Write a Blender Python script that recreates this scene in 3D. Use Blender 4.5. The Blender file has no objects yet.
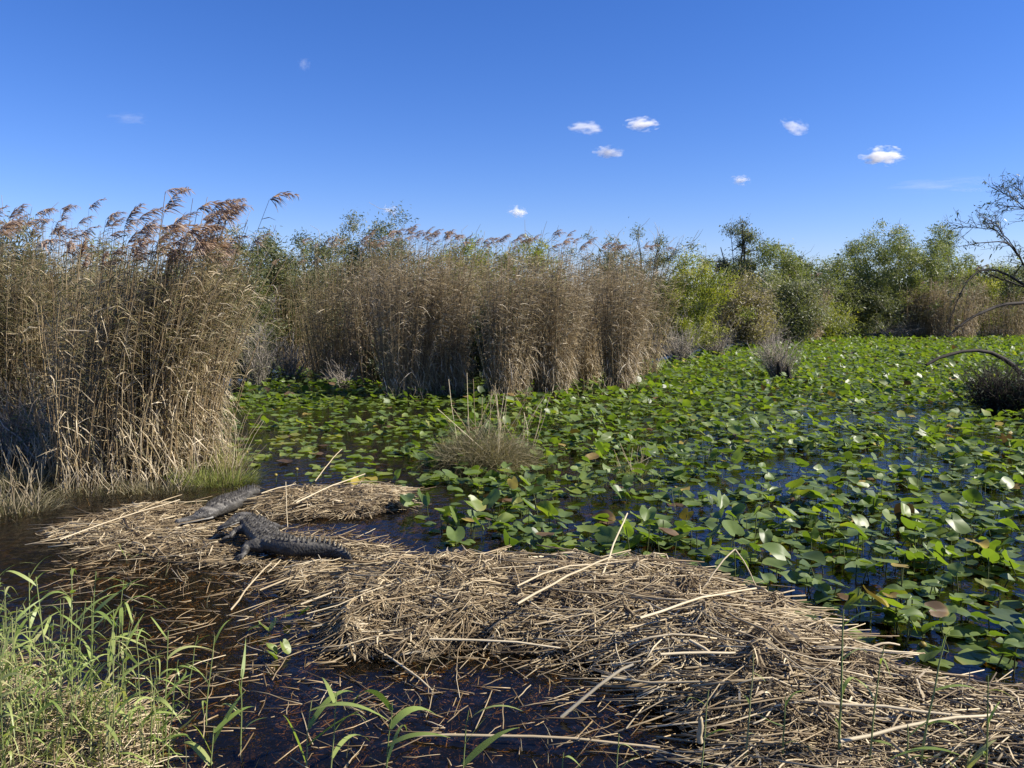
import bpy, math
import numpy as np

# ------------------------------------------------------------------ camera, sky, sun, exposure
S = bpy.context.scene
C = S.collection
F, PITCH, CAMZ = 769.0, math.radians(6.234), 3.0
cam = bpy.data.objects.new('camera', bpy.data.cameras.new('camera'))
C.objects.link(cam)
cam.location = (0, 0, CAMZ)
cam.rotation_euler = (math.pi / 2 - PITCH, 0, 0)
cam.data.sensor_width = 36.0
cam.data.lens = 36.0 * F / 1024.0
cam.data.clip_start = 0.05
cam.data.clip_end = 20000
S.camera = cam

SUN_AZ, SUN_EL = math.radians(97), math.radians(41)      # azimuth clockwise from +Y
W = bpy.data.worlds.new("World")
S.world = W
W.use_nodes = True
nt = W.node_tree
bg = nt.nodes['Background']
sky = nt.nodes.new('ShaderNodeTexSky')
sky.sky_type = 'NISHITA'
sky.sun_disc = False
sky.sun_elevation = SUN_EL
sky.sun_rotation = SUN_AZ
sky.air_density = 1.0
sky.dust_density = 0.0
sky.ozone_density = 3.0
hs = nt.nodes.new('ShaderNodeHueSaturation')
hs.inputs['Saturation'].default_value = 1.25
nt.links.new(sky.outputs[0], hs.inputs['Color'])
wb = nt.nodes.new('ShaderNodeMix'); wb.data_type = 'RGBA'; wb.blend_type = 'MULTIPLY'
wb.inputs['Factor'].default_value = 1.0
wb.inputs[7].default_value = (.60, .64, .97, 1)              # the camera's cool rendering of a clear dry sky
nt.links.new(hs.outputs[0], wb.inputs[6])
nt.links.new(wb.outputs[2], bg.inputs['Color'])
bg.inputs['Strength'].default_value = 0.085
sun = bpy.data.objects.new('sun', bpy.data.lights.new('sun', 'SUN'))
C.objects.link(sun)
sun.data.energy = 5.0
sun.data.angle = math.radians(0.55)
sun.data.color = (1.0, 0.93, 0.82)
sun.rotation_euler = (math.pi / 2 - SUN_EL, 0, -SUN_AZ + math.pi)
S.view_settings.view_transform = 'Standard'
S.view_settings.look = 'None'
S.view_settings.exposure = 0.95
S.view_settings.gamma = 1.0
S.view_settings.use_curve_mapping = False
S.render.engine = 'CYCLES'
S.cycles.max_bounces = 12
S.cycles.diffuse_bounces = 3
S.cycles.glossy_bounces = 2
S.cycles.transmission_bounces = 4
S.cycles.transparent_max_bounces = 8
S.cycles.volume_bounces = 10
S.cycles.caustics_reflective = False
S.cycles.caustics_refractive = False

R = np.random.RandomState(11)


def P(u, v, z=0.0):
    """point at height z seen at picture position u, v"""
    x, y = (u - 512) / F, -(v - 384) / F
    c, s = math.cos(PITCH), math.sin(PITCH)
    d = np.array([x, c + y * s, -s + y * c])
    t = (z - CAMZ) / d[2]
    return np.array([d[0] * t, d[1] * t, z])


def Q(u, v, d):
    """point at ground distance d seen at u, v"""
    x, y = (u - 512) / F, -(v - 384) / F
    c, s = math.cos(PITCH), math.sin(PITCH)
    w = np.array([x, c + y * s, -s + y * c])
    t = d / w[1]
    return np.array([w[0] * t, d, CAMZ + w[2] * t])


def project(p):
    p = np.asarray(p, float)
    c, s = math.cos(PITCH), math.sin(PITCH)
    z = p[..., 2] - CAMZ
    dep = p[..., 1] * c - z * s
    up = p[..., 1] * s + z * c
    dd = np.maximum(dep, 1e-3)
    return 512 + F * p[..., 0] / dd, 384 - F * up / dd, dep


def noise(x, y, sc, seed=0):
    rr = np.random.RandomState(seed)
    o = np.zeros_like(np.asarray(x, float))
    a = 1.0
    tot = 0
    for k in range(4):
        for j in range(3):
            th = rr.uniform(0, 2 * math.pi)
            ph = rr.uniform(0, 2 * math.pi)
            f = 2 * math.pi / sc * (2 ** k) * rr.uniform(.7, 1.3)
            o = o + a * np.sin(f * (np.cos(th) * x + np.sin(th) * y) + ph)
        tot += a * 1.7
        a *= .55
    return o / tot


# ------------------------------------------------------------------ mesh helpers
class Geo:
    """collects vertices, quads, triangles and one value per vertex; build() links them as ONE mesh object"""
    def __init__(self):
        self.v, self.q, self.t, self.a, self.n = [], [], [], [], 0

    def add(self, v, q=None, t=None, a=0.5):
        v = np.asarray(v, float).reshape(-1, 3)
        if q is not None and len(q):
            self.q.append(np.asarray(q).reshape(-1, 4) + self.n)
        if t is not None and len(t):
            self.t.append(np.asarray(t).reshape(-1, 3) + self.n)
        self.v.append(v)
        self.a.append(np.broadcast_to(np.asarray(a, float), (len(v),)))
        self.n += len(v)

    def mesh(self, name, mat, origin=(0, 0, 0), smooth=False):
        v = np.concatenate(self.v) - np.asarray(origin, float)
        q = np.concatenate(self.q) if self.q else np.zeros((0, 4), int)
        t = np.concatenate(self.t) if self.t else np.zeros((0, 3), int)
        m = bpy.data.meshes.new(name)
        m.vertices.add(len(v))
        m.vertices.foreach_set('co', v.astype(np.float32).ravel())
        m.loops.add(q.size + t.size)
        m.loops.foreach_set('vertex_index', np.concatenate([q.ravel(), t.ravel()]).astype(np.int32))
        m.polygons.add(len(q) + len(t))
        st = np.concatenate([np.arange(len(q)) * 4, q.size + np.arange(len(t)) * 3]).astype(np.int32)
        m.polygons.foreach_set('loop_start', st)
        m.update(calc_edges=True)
        at = m.attributes.new('tint', 'FLOAT', 'POINT')
        at.data.foreach_set('value', np.concatenate(self.a).astype(np.float32))
        if smooth:
            m.polygons.foreach_set('use_smooth', np.ones(len(m.polygons), bool))
        m.materials.append(mat)
        return m

    def build(self, name, mat, parent=None, origin=(0, 0, 0), smooth=False):
        o = bpy.data.objects.new(name, self.mesh(name, mat, origin, smooth))
        C.objects.link(o)
        if parent is not None:
            o.parent = parent
        else:
            o.location = origin
        return o


def tag(o, label=None, cat=None, group=None, kind=None):
    if label: o['label'] = label
    if cat: o['category'] = cat
    if group: o['group'] = group
    if kind: o['kind'] = kind
    return o


def thing(name, label, cat, loc, group=None):
    o = bpy.data.objects.new(name, None)
    C.objects.link(o)
    o.location = loc
    o.empty_display_size = 0.2
    return tag(o, label, cat, group)


def unit(a):
    return a / np.maximum(np.linalg.norm(a, axis=-1, keepdims=True), 1e-9)


def tubes(g, path, rad, sides=4, a=0.5):
    """path (N,K,3), rad (N,K) or scalar: N tapered tubes"""
    path = np.asarray(path, float)
    if path.ndim == 2: path = path[None]
    N, K, _ = path.shape
    rad = np.broadcast_to(np.asarray(rad, float), (N, K))
    tan = np.gradient(path, axis=1) if K > 2 else np.repeat((path[:, 1:] - path[:, :1]), 2, axis=1)
    tan = unit(tan)
    ref = np.where(np.abs(tan[:, :1, 2:3]) > .8, np.array([[[1., .13, 0]]]), np.array([[[0.07, .1, 1.]]]))
    s = unit(np.cross(tan, np.broadcast_to(ref, tan.shape)))
    w = np.cross(s, tan)
    an = np.arange(sides) * 2 * math.pi / sides
    v = path[:, :, None] + rad[:, :, None, None] * (s[:, :, None] * np.cos(an)[None, None, :, None] + w[:, :, None] * np.sin(an)[None, None, :, None])
    idx = np.arange(N * K * sides).reshape(N, K, sides)
    nx = np.roll(idx, -1, axis=2)
    q = np.stack([idx[:, :-1], nx[:, :-1], nx[:, 1:], idx[:, 1:]], -1)
    a = np.broadcast_to(np.asarray(a, float), (N,)) if np.ndim(a) < 2 else a
    av = np.repeat(a, K * sides) if a.ndim == 1 else np.repeat(a.ravel(), sides)
    tri = None
    if sides == 4:
        cap = np.concatenate([idx[:, 0, ::-1], idx[:, -1]], 0)
        g.add(v, np.concatenate([q.reshape(-1, 4), cap]), None, av)
    else:
        g.add(v, q, None, av)


def strips(g, path, width, side, a=0.5):
    """path (N,K,3), width (N,K), side (N,3): flat tapered blades"""
    N, K, _ = path.shape
    width = np.broadcast_to(np.asarray(width, float), (N, K))
    sd = side[:, None] * width[:, :, None] * .5
    v = np.stack([path - sd, path + sd], 2)
    idx = np.arange(N * K * 2).reshape(N, K, 2)
    q = np.stack([idx[:, :-1, 0], idx[:, :-1, 1], idx[:, 1:, 1], idx[:, 1:, 0]], -1)
    g.add(v, q, None, np.repeat(np.broadcast_to(np.asarray(a, float), (N,)), K * 2))


def blades(g, base, dirv, length, width, droop, a, K=4, wob=0.0, taper=1.0, twist=None):
    """arched blades leaving base (N,3) along dirv (N,3) and bending down (or along a vector) by droop"""
    N = len(base)
    t = np.linspace(0, 1, K)[None, :, None]
    L = np.asarray(length, float).reshape(-1, 1, 1)
    dr = np.asarray(droop, float)
    dv = np.zeros((N, 1, 3))
    if dr.ndim <= 1:
        dv[:, 0, 2] = -np.broadcast_to(dr, (N,))
    else:
        dv[:, 0] = dr
    p = base[:, None] + L * (dirv[:, None] * t + dv * t * t)
    if wob:
        p = p + R.normal(0, wob, (N, 1, 3)) * t * (1 - t) * 4
    side = unit(np.cross(dirv, np.array([0, 0, 1.0]) + R.normal(0, .6 if twist is None else twist, (N, 3))))
    tt = np.linspace(0, 1, K)
    prof = np.maximum(np.minimum(1.0, .55 + 1.6 * tt) * (1 - tt ** (1.6 * taper)), .04)
    strips(g, p, np.asarray(width, float).reshape(-1, 1) * prof[None], side, a)


# ------------------------------------------------------------------ materials
def new_mat(name):
    m = bpy.data.materials.new(name)
    m.use_nodes = True
    n = m.node_tree
    for x in list(n.nodes): n.nodes.remove(x)
    out = n.nodes.new('ShaderNodeOutputMaterial')
    return m, n, out


def ramp_of(n, cols, fac):
    r = n.nodes.new('ShaderNodeValToRGB')
    e = r.color_ramp.elements
    while len(e) < len(cols): e.new(0.5)
    for i, c in enumerate(cols):
        if len(c) == 4:
            e[i].position = c[3]
        else:
            e[i].position = i / (len(cols) - 1)
        e[i].color = (c[0], c[1], c[2], 1)
    n.links.new(fac, r.inputs[0])
    return r.outputs[0]


def tint_mat(name, cols, rough=.5, trans=0.0, spec=.35, nscale=0.0, namt=.3, tcol=(1.0, 1.0, .6), bump=0.0):
    """colour from each element's own tint value, broken up by fine noise; optional light through the leaf"""
    m, n, out = new_mat(name)
    at = n.nodes.new('ShaderNodeAttribute'); at.attribute_name = 'tint'
    fac = at.outputs['Fac']
    b = n.nodes.new('ShaderNodeBsdfPrincipled')
    if nscale:
        tc = n.nodes.new('ShaderNodeNewGeometry')
        nz = n.nodes.new('ShaderNodeTexNoise'); nz.inputs['Scale'].default_value = nscale
        nz.inputs['Detail'].default_value = 3
        n.links.new(tc.outputs['Position'], nz.inputs['Vector'])
        md = n.nodes.new('ShaderNodeMath'); md.operation = 'MULTIPLY_ADD'
        sb = n.nodes.new('ShaderNodeMath'); sb.operation = 'SUBTRACT'; sb.inputs[1].default_value = .5
        n.links.new(nz.outputs['Fac'], sb.inputs[0])
        n.links.new(sb.outputs[0], md.inputs[0]); md.inputs[1].default_value = namt * 2
        n.links.new(fac, md.inputs[2])
        fac = md.outputs[0]
        if bump:
            bp = n.nodes.new('ShaderNodeBump'); bp.inputs['Strength'].default_value = bump
            bp.inputs['Distance'].default_value = .01
            n.links.new(nz.outputs['Fac'], bp.inputs['Height'])
            n.links.new(bp.outputs[0], b.inputs['Normal'])
    col = ramp_of(n, cols, fac)
    n.links.new(col, b.inputs['Base Color'])
    b.inputs['Roughness'].default_value = rough
    b.inputs['Specular IOR Level'].default_value = spec
    if trans:
        tr = n.nodes.new('ShaderNodeBsdfTranslucent')
        mx = n.nodes.new('ShaderNodeMix'); mx.data_type = 'RGBA'; mx.blend_type = 'MULTIPLY'
        mx.inputs['Factor'].default_value = 1
        n.links.new(col, mx.inputs[6]); mx.inputs[7].default_value = (*[c for c in tcol], 1)
        n.links.new(mx.outputs[2], tr.inputs['Color'])
        ms = n.nodes.new('ShaderNodeMixShader'); ms.inputs[0].default_value = trans
        n.links.new(b.outputs[0], ms.inputs[1]); n.links.new(tr.outputs[0], ms.inputs[2])
        n.links.new(ms.outputs[0], out.inputs[0])
    else:
        n.links.new(b.outputs[0], out.inputs[0])
    return m


M = {}
M['pad'] = tint_mat('pad_leaf', [(.055, .085, .025), (.090, .135, .034), (.135, .190, .042), (.190, .235, .050), (.28, .26, .06)], .46, .38, .68, 9.0, .12, (1.6, 1.75, .4))
M['pad_dead'] = tint_mat('pad_leaf_browned', [(.07, .045, .025), (.15, .095, .045), (.34, .27, .05)], .5, .2, .3, 14.0, .3)
M['pad_stalk'] = tint_mat('pad_stalk', [(.06, .07, .02), (.08, .10, .03)], .5)
M['reed_stalk'] = tint_mat('reed_stalk', [(.10, .07, .04), (.25, .18, .095), (.44, .34, .19)], .5, 0, .3, 3.0, .15)
M['reed_leaf'] = tint_mat('reed_leaf', [(.11, .105, .058), (.27, .22, .14), (.45, .37, .25), (.68, .60, .45)], .5, .32, .3, 0, 0, (1.08, 1.02, .85))
M['reed_green'] = tint_mat('reed_leaf_green', [(.072, .084, .036), (.20, .175, .088), (.39, .315, .195), (.68, .58, .41)], .5, .34, .3, 0, 0, (1.12, 1.1, .75))
M['plume'] = tint_mat('reed_plume', [(.24, .165, .12), (.38, .28, .21), (.54, .43, .33)], .7, .4, .2, 0, 0, (1.2, 1.05, .85))
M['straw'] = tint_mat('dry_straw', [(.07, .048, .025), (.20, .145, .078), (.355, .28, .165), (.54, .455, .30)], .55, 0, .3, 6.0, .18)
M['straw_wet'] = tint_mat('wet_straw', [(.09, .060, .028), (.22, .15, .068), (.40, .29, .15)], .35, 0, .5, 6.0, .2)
M['shoot'] = tint_mat('shoot_leaf', [(.16, .225, .05), (.27, .345, .09), (.37, .41, .14), (.48, .45, .22)], .42, .4, .4, 5.0, .1, (1.3, 1.4, .5))
M['shoot_stem'] = tint_mat('shoot_stem', [(.12, .17, .05), (.22, .25, .09), (.34, .30, .15)], .45, 0, .4)
M['grass'] = tint_mat('grass_blade', [(.13, .16, .04), (.26, .29, .075), (.38, .37, .14), (.54, .46, .26)], .5, .35, .3, 0, 0, (1.3, 1.35, .6))
M['tussock'] = tint_mat('tussock_blade', [(.06, .065, .028), (.13, .12, .055), (.23, .20, .11), (.38, .32, .20)], .5, .3, .3, 0, 0, (1.2, 1.2, .7))
M['bark'] = tint_mat('grey_bark', [(.10, .088, .075), (.20, .18, .155), (.34, .31, .28)], .8, 0, .2, 9.0, .35, bump=.4)
M['bark_dark'] = tint_mat('dark_bark', [(.018, .015, .012), (.036, .030, .024), (.075, .064, .052)], .8, 0, .2, 9.0, .35, bump=.4)
M['twig_grey'] = tint_mat('grey_twig', [(.19, .16, .125), (.31, .27, .215), (.46, .41, .34)], .8, 0, .2)


def foliage_mat(name, c0, c1, c2, trans=.35):
    return tint_mat(name, [c0, c1, c2], .45, trans, .35, 0, 0, (1.4, 1.5, .55))


M['f_dull'] = foliage_mat('leaf_dull_green', (.082, .092, .044), (.14, .152, .074), (.22, .228, .12))
M['f_grey'] = foliage_mat('leaf_grey_green', (0.111, 0.124, 0.065), (0.176, 0.189, 0.104), (0.260, 0.260, 0.156))
M['f_green'] = foliage_mat('leaf_mid_green', (.105, .125, .045), (.175, .20, .072), (.27, .285, .125))
M['f_yellow'] = foliage_mat('leaf_yellow_green', (0.143, 0.176, 0.029), (0.247, 0.273, 0.046), (0.390, 0.364, 0.072))
M['f_dark'] = foliage_mat('leaf_dark_green', (.030, .044, .018), (.055, .08, .032), (0.124, 0.156, 0.072), .2)
M['f_brown'] = foliage_mat('leaf_brownish', (0.124, 0.111, 0.058), (0.221, 0.189, 0.111), (0.338, 0.286, 0.189))

# ground: dark peat with lighter litter patches
m, n, out = new_mat('marsh_soil')
g_ = n.nodes.new('ShaderNodeNewGeometry')
nz = n.nodes.new('ShaderNodeTexNoise'); nz.inputs['Scale'].default_value = 2.2; nz.inputs['Detail'].default_value = 8
nz.inputs['Roughness'].default_value = .7
n.links.new(g_.outputs['Position'], nz.inputs['Vector'])
b = n.nodes.new('ShaderNodeBsdfPrincipled'); b.inputs['Roughness'].default_value = .85
n.links.new(ramp_of(n, [(.016, .012, .007, .3), (.04, .028, .014, .5), (.095, .068, .034, .72)], nz.outputs['Fac']), b.inputs['Base Color'])
bp = n.nodes.new('ShaderNodeBump'); bp.inputs['Strength'].default_value = .6; bp.inputs['Distance'].default_value = .05
n.links.new(nz.outputs['Fac'], bp.inputs['Height']); n.links.new(bp.outputs[0], b.inputs['Normal'])
n.links.new(b.outputs[0], out.inputs[0])
M['soil'] = m

# water: clear tea-brown water over the dark bed, mirror surface with faint ripples
m, n, out = new_mat('pond_water')
g_ = n.nodes.new('ShaderNodeNewGeometry')
nz = n.nodes.new('ShaderNodeTexNoise'); nz.inputs['Scale'].default_value = 5.0; nz.inputs['Detail'].default_value = 3
n.links.new(g_.outputs['Position'], nz.inputs['Vector'])
bp = n.nodes.new('ShaderNodeBump'); bp.inputs['Strength'].default_value = .34; bp.inputs['Distance'].default_value = .06
n.links.new(nz.outputs['Fac'], bp.inputs['Height'])
fr = n.nodes.new('ShaderNodeFresnel'); fr.inputs['IOR'].default_value = 1.34
n.links.new(bp.outputs[0], fr.inputs['Normal'])
tr = n.nodes.new('ShaderNodeBsdfTransparent'); tr.inputs['Color'].default_value = (.60, .46, .27, 1)
gl = n.nodes.new('ShaderNodeBsdfGlossy'); gl.inputs['Roughness'].default_value = .06
n.links.new(bp.outputs[0], gl.inputs['Normal'])
df = n.nodes.new('ShaderNodeBsdfDiffuse'); df.inputs['Color'].default_value = (.075, .070, .055, 1)     # suspended silt
mk = n.nodes.new('ShaderNodeMixShader'); mk.inputs[0].default_value = .045
n.links.new(tr.outputs[0], mk.inputs[1]); n.links.new(df.outputs[0], mk.inputs[2]); tr = mk
ms = n.nodes.new('ShaderNodeMixShader')
n.links.new(fr.outputs[0], ms.inputs[0]); n.links.new(tr.outputs[0], ms.inputs[1]); n.links.new(gl.outputs[0], ms.inputs[2])
n.links.new(ms.outputs[0], out.inputs[0])
M['water'] = m

# ------------------------------------------------------------------ the lie of the land
MATS = [  # two ends seen at u,v, radius, height of each floating reed mat
    (P(105, 532), P(225, 546), .72, .09),
    (P(150, 514), P(205, 520), .5, .07),
    (P(290, 506), P(368, 503), .68, .17),
    (P(262, 548), P(345, 560), .62, .08),
    (P(345, 580), P(425, 588), .66, .15),
    (P(430, 606), P(640, 612), 1.16, .29),
    (P(640, 622), P(790, 688), 1.0, .30),
    (P(800, 712), P(1060, 765), .66, .20),
    (P(1060, 765), P(1300, 800), .75, .26),
    (P(790, 765), P(900, 800), .5, .14),
]

FZ = .07
GATOR_A = [P(219, 533, FZ + .05), P(227, 528, FZ + .12), P(237, 524, FZ + .15), P(248, 527, FZ + .09), P(262, 541, FZ + .03), P(273, 551, FZ), P(290, 556, FZ), P(311, 557, FZ), P(332, 558, FZ), P(347, 562, FZ), P(358, 571, FZ)]
GATOR_B = [P(175, 526, .03), P(186, 524, .04), P(198, 522, .05), P(210, 519, .05), P(222, 514, .04), P(236, 508, 0), P(250, 502, -.07), P(262, 497, -.16), P(272, 492, -.28)]


def seg_d(x, y, a, b):
    ab = b[:2] - a[:2]
    t = np.clip(((x - a[0]) * ab[0] + (y - a[1]) * ab[1]) / (ab @ ab), 0, 1)
    return np.hypot(x - a[0] - t * ab[0], y - a[1] - t * ab[1])


def mat_h(x, y):
    """height of the straw mats over the water, 0 where there is none"""
    x, y = np.asarray(x, float), np.asarray(y, float)
    h = np.zeros_like(x)
    wob = .22 * noise(x, y, 1.6, 5) + .10 * noise(x, y, .5, 6)
    for a, b, r, H in MATS:
        d = seg_d(x, y, a, b) / r + wob
        k = np.clip(1 - d * d, 0, 1) ** .65
        h = np.maximum(h, H * k)
    # pressed down under the alligators
    for sp_a in (GATOR_A, GATOR_B):
        dg_ = np.minimum.reduce([seg_d(x, y, sp_a[i], sp_a[i + 1]) for i in range(len(sp_a) - 1)])
        h = h * (1 - .8 * np.exp(-(dg_ / .30) ** 4))
    h = h * (1 + .35 * noise(x, y, .33, 12))
    return h * (1 + .30 * noise(x, y, .7, 8))


BANK = [(P(-60, 690), P(95, 785), .85, .20), (P(60, 800), P(190, 830), .5, .12)]


def bank_h(x, y):
    h = np.zeros_like(np.asarray(x, float))
    wob = .25 * noise(x, y, 1.3, 15)
    for a, b, r, H in BANK:
        d = seg_d(x, y, a, b) / r + wob
        h = np.maximum(h, (H + .3) * np.clip(1 - d * d, 0, 1) ** .8)
    return h


SHORE = np.array([(-400, 16), (-30, 16), (-14, 17), (-11.8, 27), (-10.3, 31), (-5, 31.5), (0, 32), (4, 33), (7.6, 37), (10.3, 42), (16, 51), (24, 60), (40, 62), (400, 64)], float)


def shore_y(x):
    return np.interp(x, SHORE[:, 0], SHORE[:, 1])


def ground_z(x, y):
    z = np.full(np.shape(x), -.38)
    z = z + .06 * noise(x, y, 3.0, 21)
    k = np.clip((y - shore_y(x)) / 4.0, 0, 1)
    z = z + k * (.50 + .06 * noise(x, y, 5.0, 22))
    mh = mat_h(x, y)
    z = np.maximum(z, np.where(mh > 0.005, mh - .06, -9))
    z = np.where(mh > 0, np.maximum(z, -.25), z)
    z = np.maximum(z, -.38 + bank_h(x, y))
    return z


xs = np.unique(np.concatenate([np.linspace(-4000, -60, 14), np.linspace(-60, -10, 40), np.arange(-10, 8, .11), np.linspace(8, 70, 60), np.linspace(70, 4000, 14)]))
ys = np.unique(np.concatenate([np.linspace(-300, 0, 10), np.linspace(0, 3, 8), np.arange(3, 14.5, .11), np.linspace(14.5, 72, 80), np.linspace(72, 6000, 16)]))
gx, gy = np.meshgrid(xs, ys)
gz = ground_z(gx, gy)
idx = np.arange(gx.size).reshape(gx.shape)
q = np.stack([idx[:-1, :-1], idx[:-1, 1:], idx[1:, 1:], idx[1:, :-1]], -1)
g = Geo(); g.add(np.stack([gx, gy, gz], -1), q)
tag(g.build('ground', M['soil'], smooth=True), kind='structure')
g = Geo()
g.add([(-400, -60, 0), (400, -60, 0), (400, 75, 0), (-400, 75, 0)], [(0, 1, 2, 3)])
tag(g.build('water', M['water']), kind='structure')

# ------------------------------------------------------------------ reed clumps
WIND = np.array([1.0, -.12, 0])


def plume_geo(seed, L=.38):
    rr = np.random.RandomState(seed)
    g = Geo()
    K = 60
    t = rr.uniform(0, 1, K)
    bend = .55
    ax = np.stack([L * (t * .55 + bend * t * t * .8), L * t * .0, L * (t * .85 - .45 * t * t)], -1)
    d = unit(np.stack([rr.uniform(.5, 1.3, K), rr.normal(0, .35, K), rr.normal(.15, .35, K)], -1))
    ln = L * (.18 + .42 * (1 - t)) * rr.uniform(.7, 1.2, K)
    st = R.get_state()
    R.seed(seed)
    blades(g, ax, d, ln, np.full(K, .020), .35, rr.uniform(0, 1, K), K=3)
    R.set_state(st)
    return g


PLUMES = [plume_geo(100 + i).mesh('plume', M['plume']) for i in range(5)]


def reed_clump(label, loc, rx, ry, n, H, lean=.12, n_pl=14, green=False, leaves=14, n_ind=0, dead=.5, name='reed_clump', stalk_r=.0075, leafw=.020, seed=0, plume_s=1.0, hvar=.12, group='reed clumps in the marsh', flare=.35, tshift=0.0):
    global R
    R = np.random.RandomState(500 + seed)
    loc = np.asarray(loc, float)
    H = H * (.935 if loc[1] > 22 else 1)
    root = thing(name, label, 'reeds', (loc[0], loc[1], 0), group)
    an = R.uniform(0, 2 * math.pi, n)
    rad = np.sqrt(R.uniform(0, 1, n))
    off = np.stack([np.cos(an) * rad * rx, np.sin(an) * rad * ry], -1)
    base = np.concatenate([off, np.full((n, 1), -.25)], -1)
    hh = H * R.normal(1 - .10 * rad ** 2, hvar, n).clip(.55, 1.2)
    t = np.linspace(0, 1, 7)
    outw = np.concatenate([off * flare, np.zeros((n, 1))], -1) + np.concatenate([R.normal(0, .27, (n, 2)), np.zeros((n, 1))], -1)
    sway = WIND[None] * (H * lean) * R.uniform(.6, 1.25, (n, 1))
    path = base[:, None] + hh[:, None, None] * t[None, :, None] * np.array([0, 0, 1.0]) \
        + outw[:, None] * t[None, :, None] + sway[:, None] * (t ** 2.2)[None, :, None]
    rr = stalk_r * np.linspace(1.15, .45, 7)[None] * R.uniform(.8, 1.25, (n, 1))
    a = R.uniform(0, 1, n)
    # stalks that stand at the front as parts of their own, the rest as one mass
    order = np.argsort(base[:, 1])
    ind = order[:n_ind]
    rest = order[n_ind:]
    for i in ind:
        g = Geo(); tubes(g, path[i:i + 1], rr[i:i + 1], 5, a[i] * .8 + .2)
        g.build('stalk', M['reed_stalk'], root, smooth=True)
    g = Geo(); tubes(g, path[rest], rr[rest], 3, a[rest])
    tag(g.build('stalks', M['reed_stalk'], root), kind='stuff')
    # leaves, streaming downwind
    m_ = n * leaves
    si = R.randint(0, n, m_)
    tt = R.uniform(.02, 1.0, m_) ** .80
    k = tt * 6
    k0 = np.minimum(k.astype(int), 5)
    fr_ = (k - k0)[:, None]
    b_ = path[si, k0] * (1 - fr_) + path[si, k0 + 1] * fr_
    az = R.normal(0, 1.15, m_)
    d = unit(np.stack([np.cos(az), np.sin(az) * .9, R.uniform(.1, 1.5, m_)], -1))
    low = (tt < .42)
    d[low, 2] -= R.uniform(.2, 1.4, low.sum())
    hi_l = tt > .62
    az2 = R.normal(0, .55, m_)
    d[hi_l] = np.stack([np.cos(az2), np.sin(az2) * .8, R.uniform(.1, 1.1, m_)], -1)[hi_l]
    d = unit(d)
    ln = R.uniform(.14, .50, m_)
    tint = np.clip(R.normal(.52 + tshift + (.18 - .40 * tt), .30, m_), 0, 1)
    g = Geo()
    blades(g, b_, d, ln, R.uniform(.7, 1.3, m_) * leafw, R.uniform(.1, 1.1, m_), tint, K=4, wob=.02)
    tag(g.build('foliage', M['reed_green' if green else 'reed_leaf'], root), kind='stuff')
    # plumes on the tallest stalks
    tall = R.permutation(np.argsort(-hh)[:int(n_pl * 2.2)])[:n_pl]
    for i in tall:
        o = bpy.data.objects.new('plume', PLUMES[R.randint(5)])
        C.objects.link(o)
        o.parent = root
        o.location = path[i, -1]
        s = R.uniform(.8, 1.35) * plume_s
        o.scale = (s, s, s)
        o.rotation_euler = (R.normal(0, .15), R.normal(.0, .22), R.normal(0, .4))
    return root


nr = dict(seed=1)
reed_clump('tall dense reed clump at the near left, topmost plumes bending over the blue sky', P(178, 468), .52, .6, 190, 4.16, .19, 30, True, 22, 45, seed=1, tshift=.12, flare=.6, plume_s=1.15, stalk_r=.009)
reed_clump('near left reed clump with bare tan stalks, left of the clump with the highest plumes', P(136, 474), .55, .5, 160, 3.72, .15, 16, True, 20, 45, seed=2, tshift=.10, flare=.55, plume_s=1.05, stalk_r=.009)
reed_clump('near left reed clump beside the dark shaded hollow at the waterline', P(88, 476), .50, .6, 150, 3.55, .13, 10, True, 20, 40, seed=3, tshift=.06, flare=.55, plume_s=1.05, stalk_r=.009)
reed_clump('reed clump behind the near left stand, its right flank over the dull green bushes', P(186, 450), .75, .7, 170, 3.8, .13, 10, True, 22, 0, seed=4, plume_s=1.1, hvar=.06, tshift=.05)
reed_clump('reed clump in the middle of the left stand, behind the two front clumps', P(120, 452), 1.0, .8, 230, 3.9, .11, 9, True, 26, 0, seed=5)
reed_clump('reed clump at the left picture edge with brown plumes blown to the right', Q(30, 432, 16.8) * [1, 1, 0], 1.0, .8, 230, 4.12, .10, 17, True, 28, 0, seed=6, plume_s=1.0)
reed_clump('reed clump standing farthest left, partly cut by the picture edge', Q(-30, 432, 16.0) * [1, 1, 0], 1.0, .8, 220, 4.1, .10, 10, True, 28, 0, seed=7)
reed_clump('reed clump hidden deep behind the left edge clumps', Q(70, 420, 19.5) * [1, 1, 0], 1.3, .8, 230, 4.5, .10, 10, True, 18, 0, seed=8)

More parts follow.
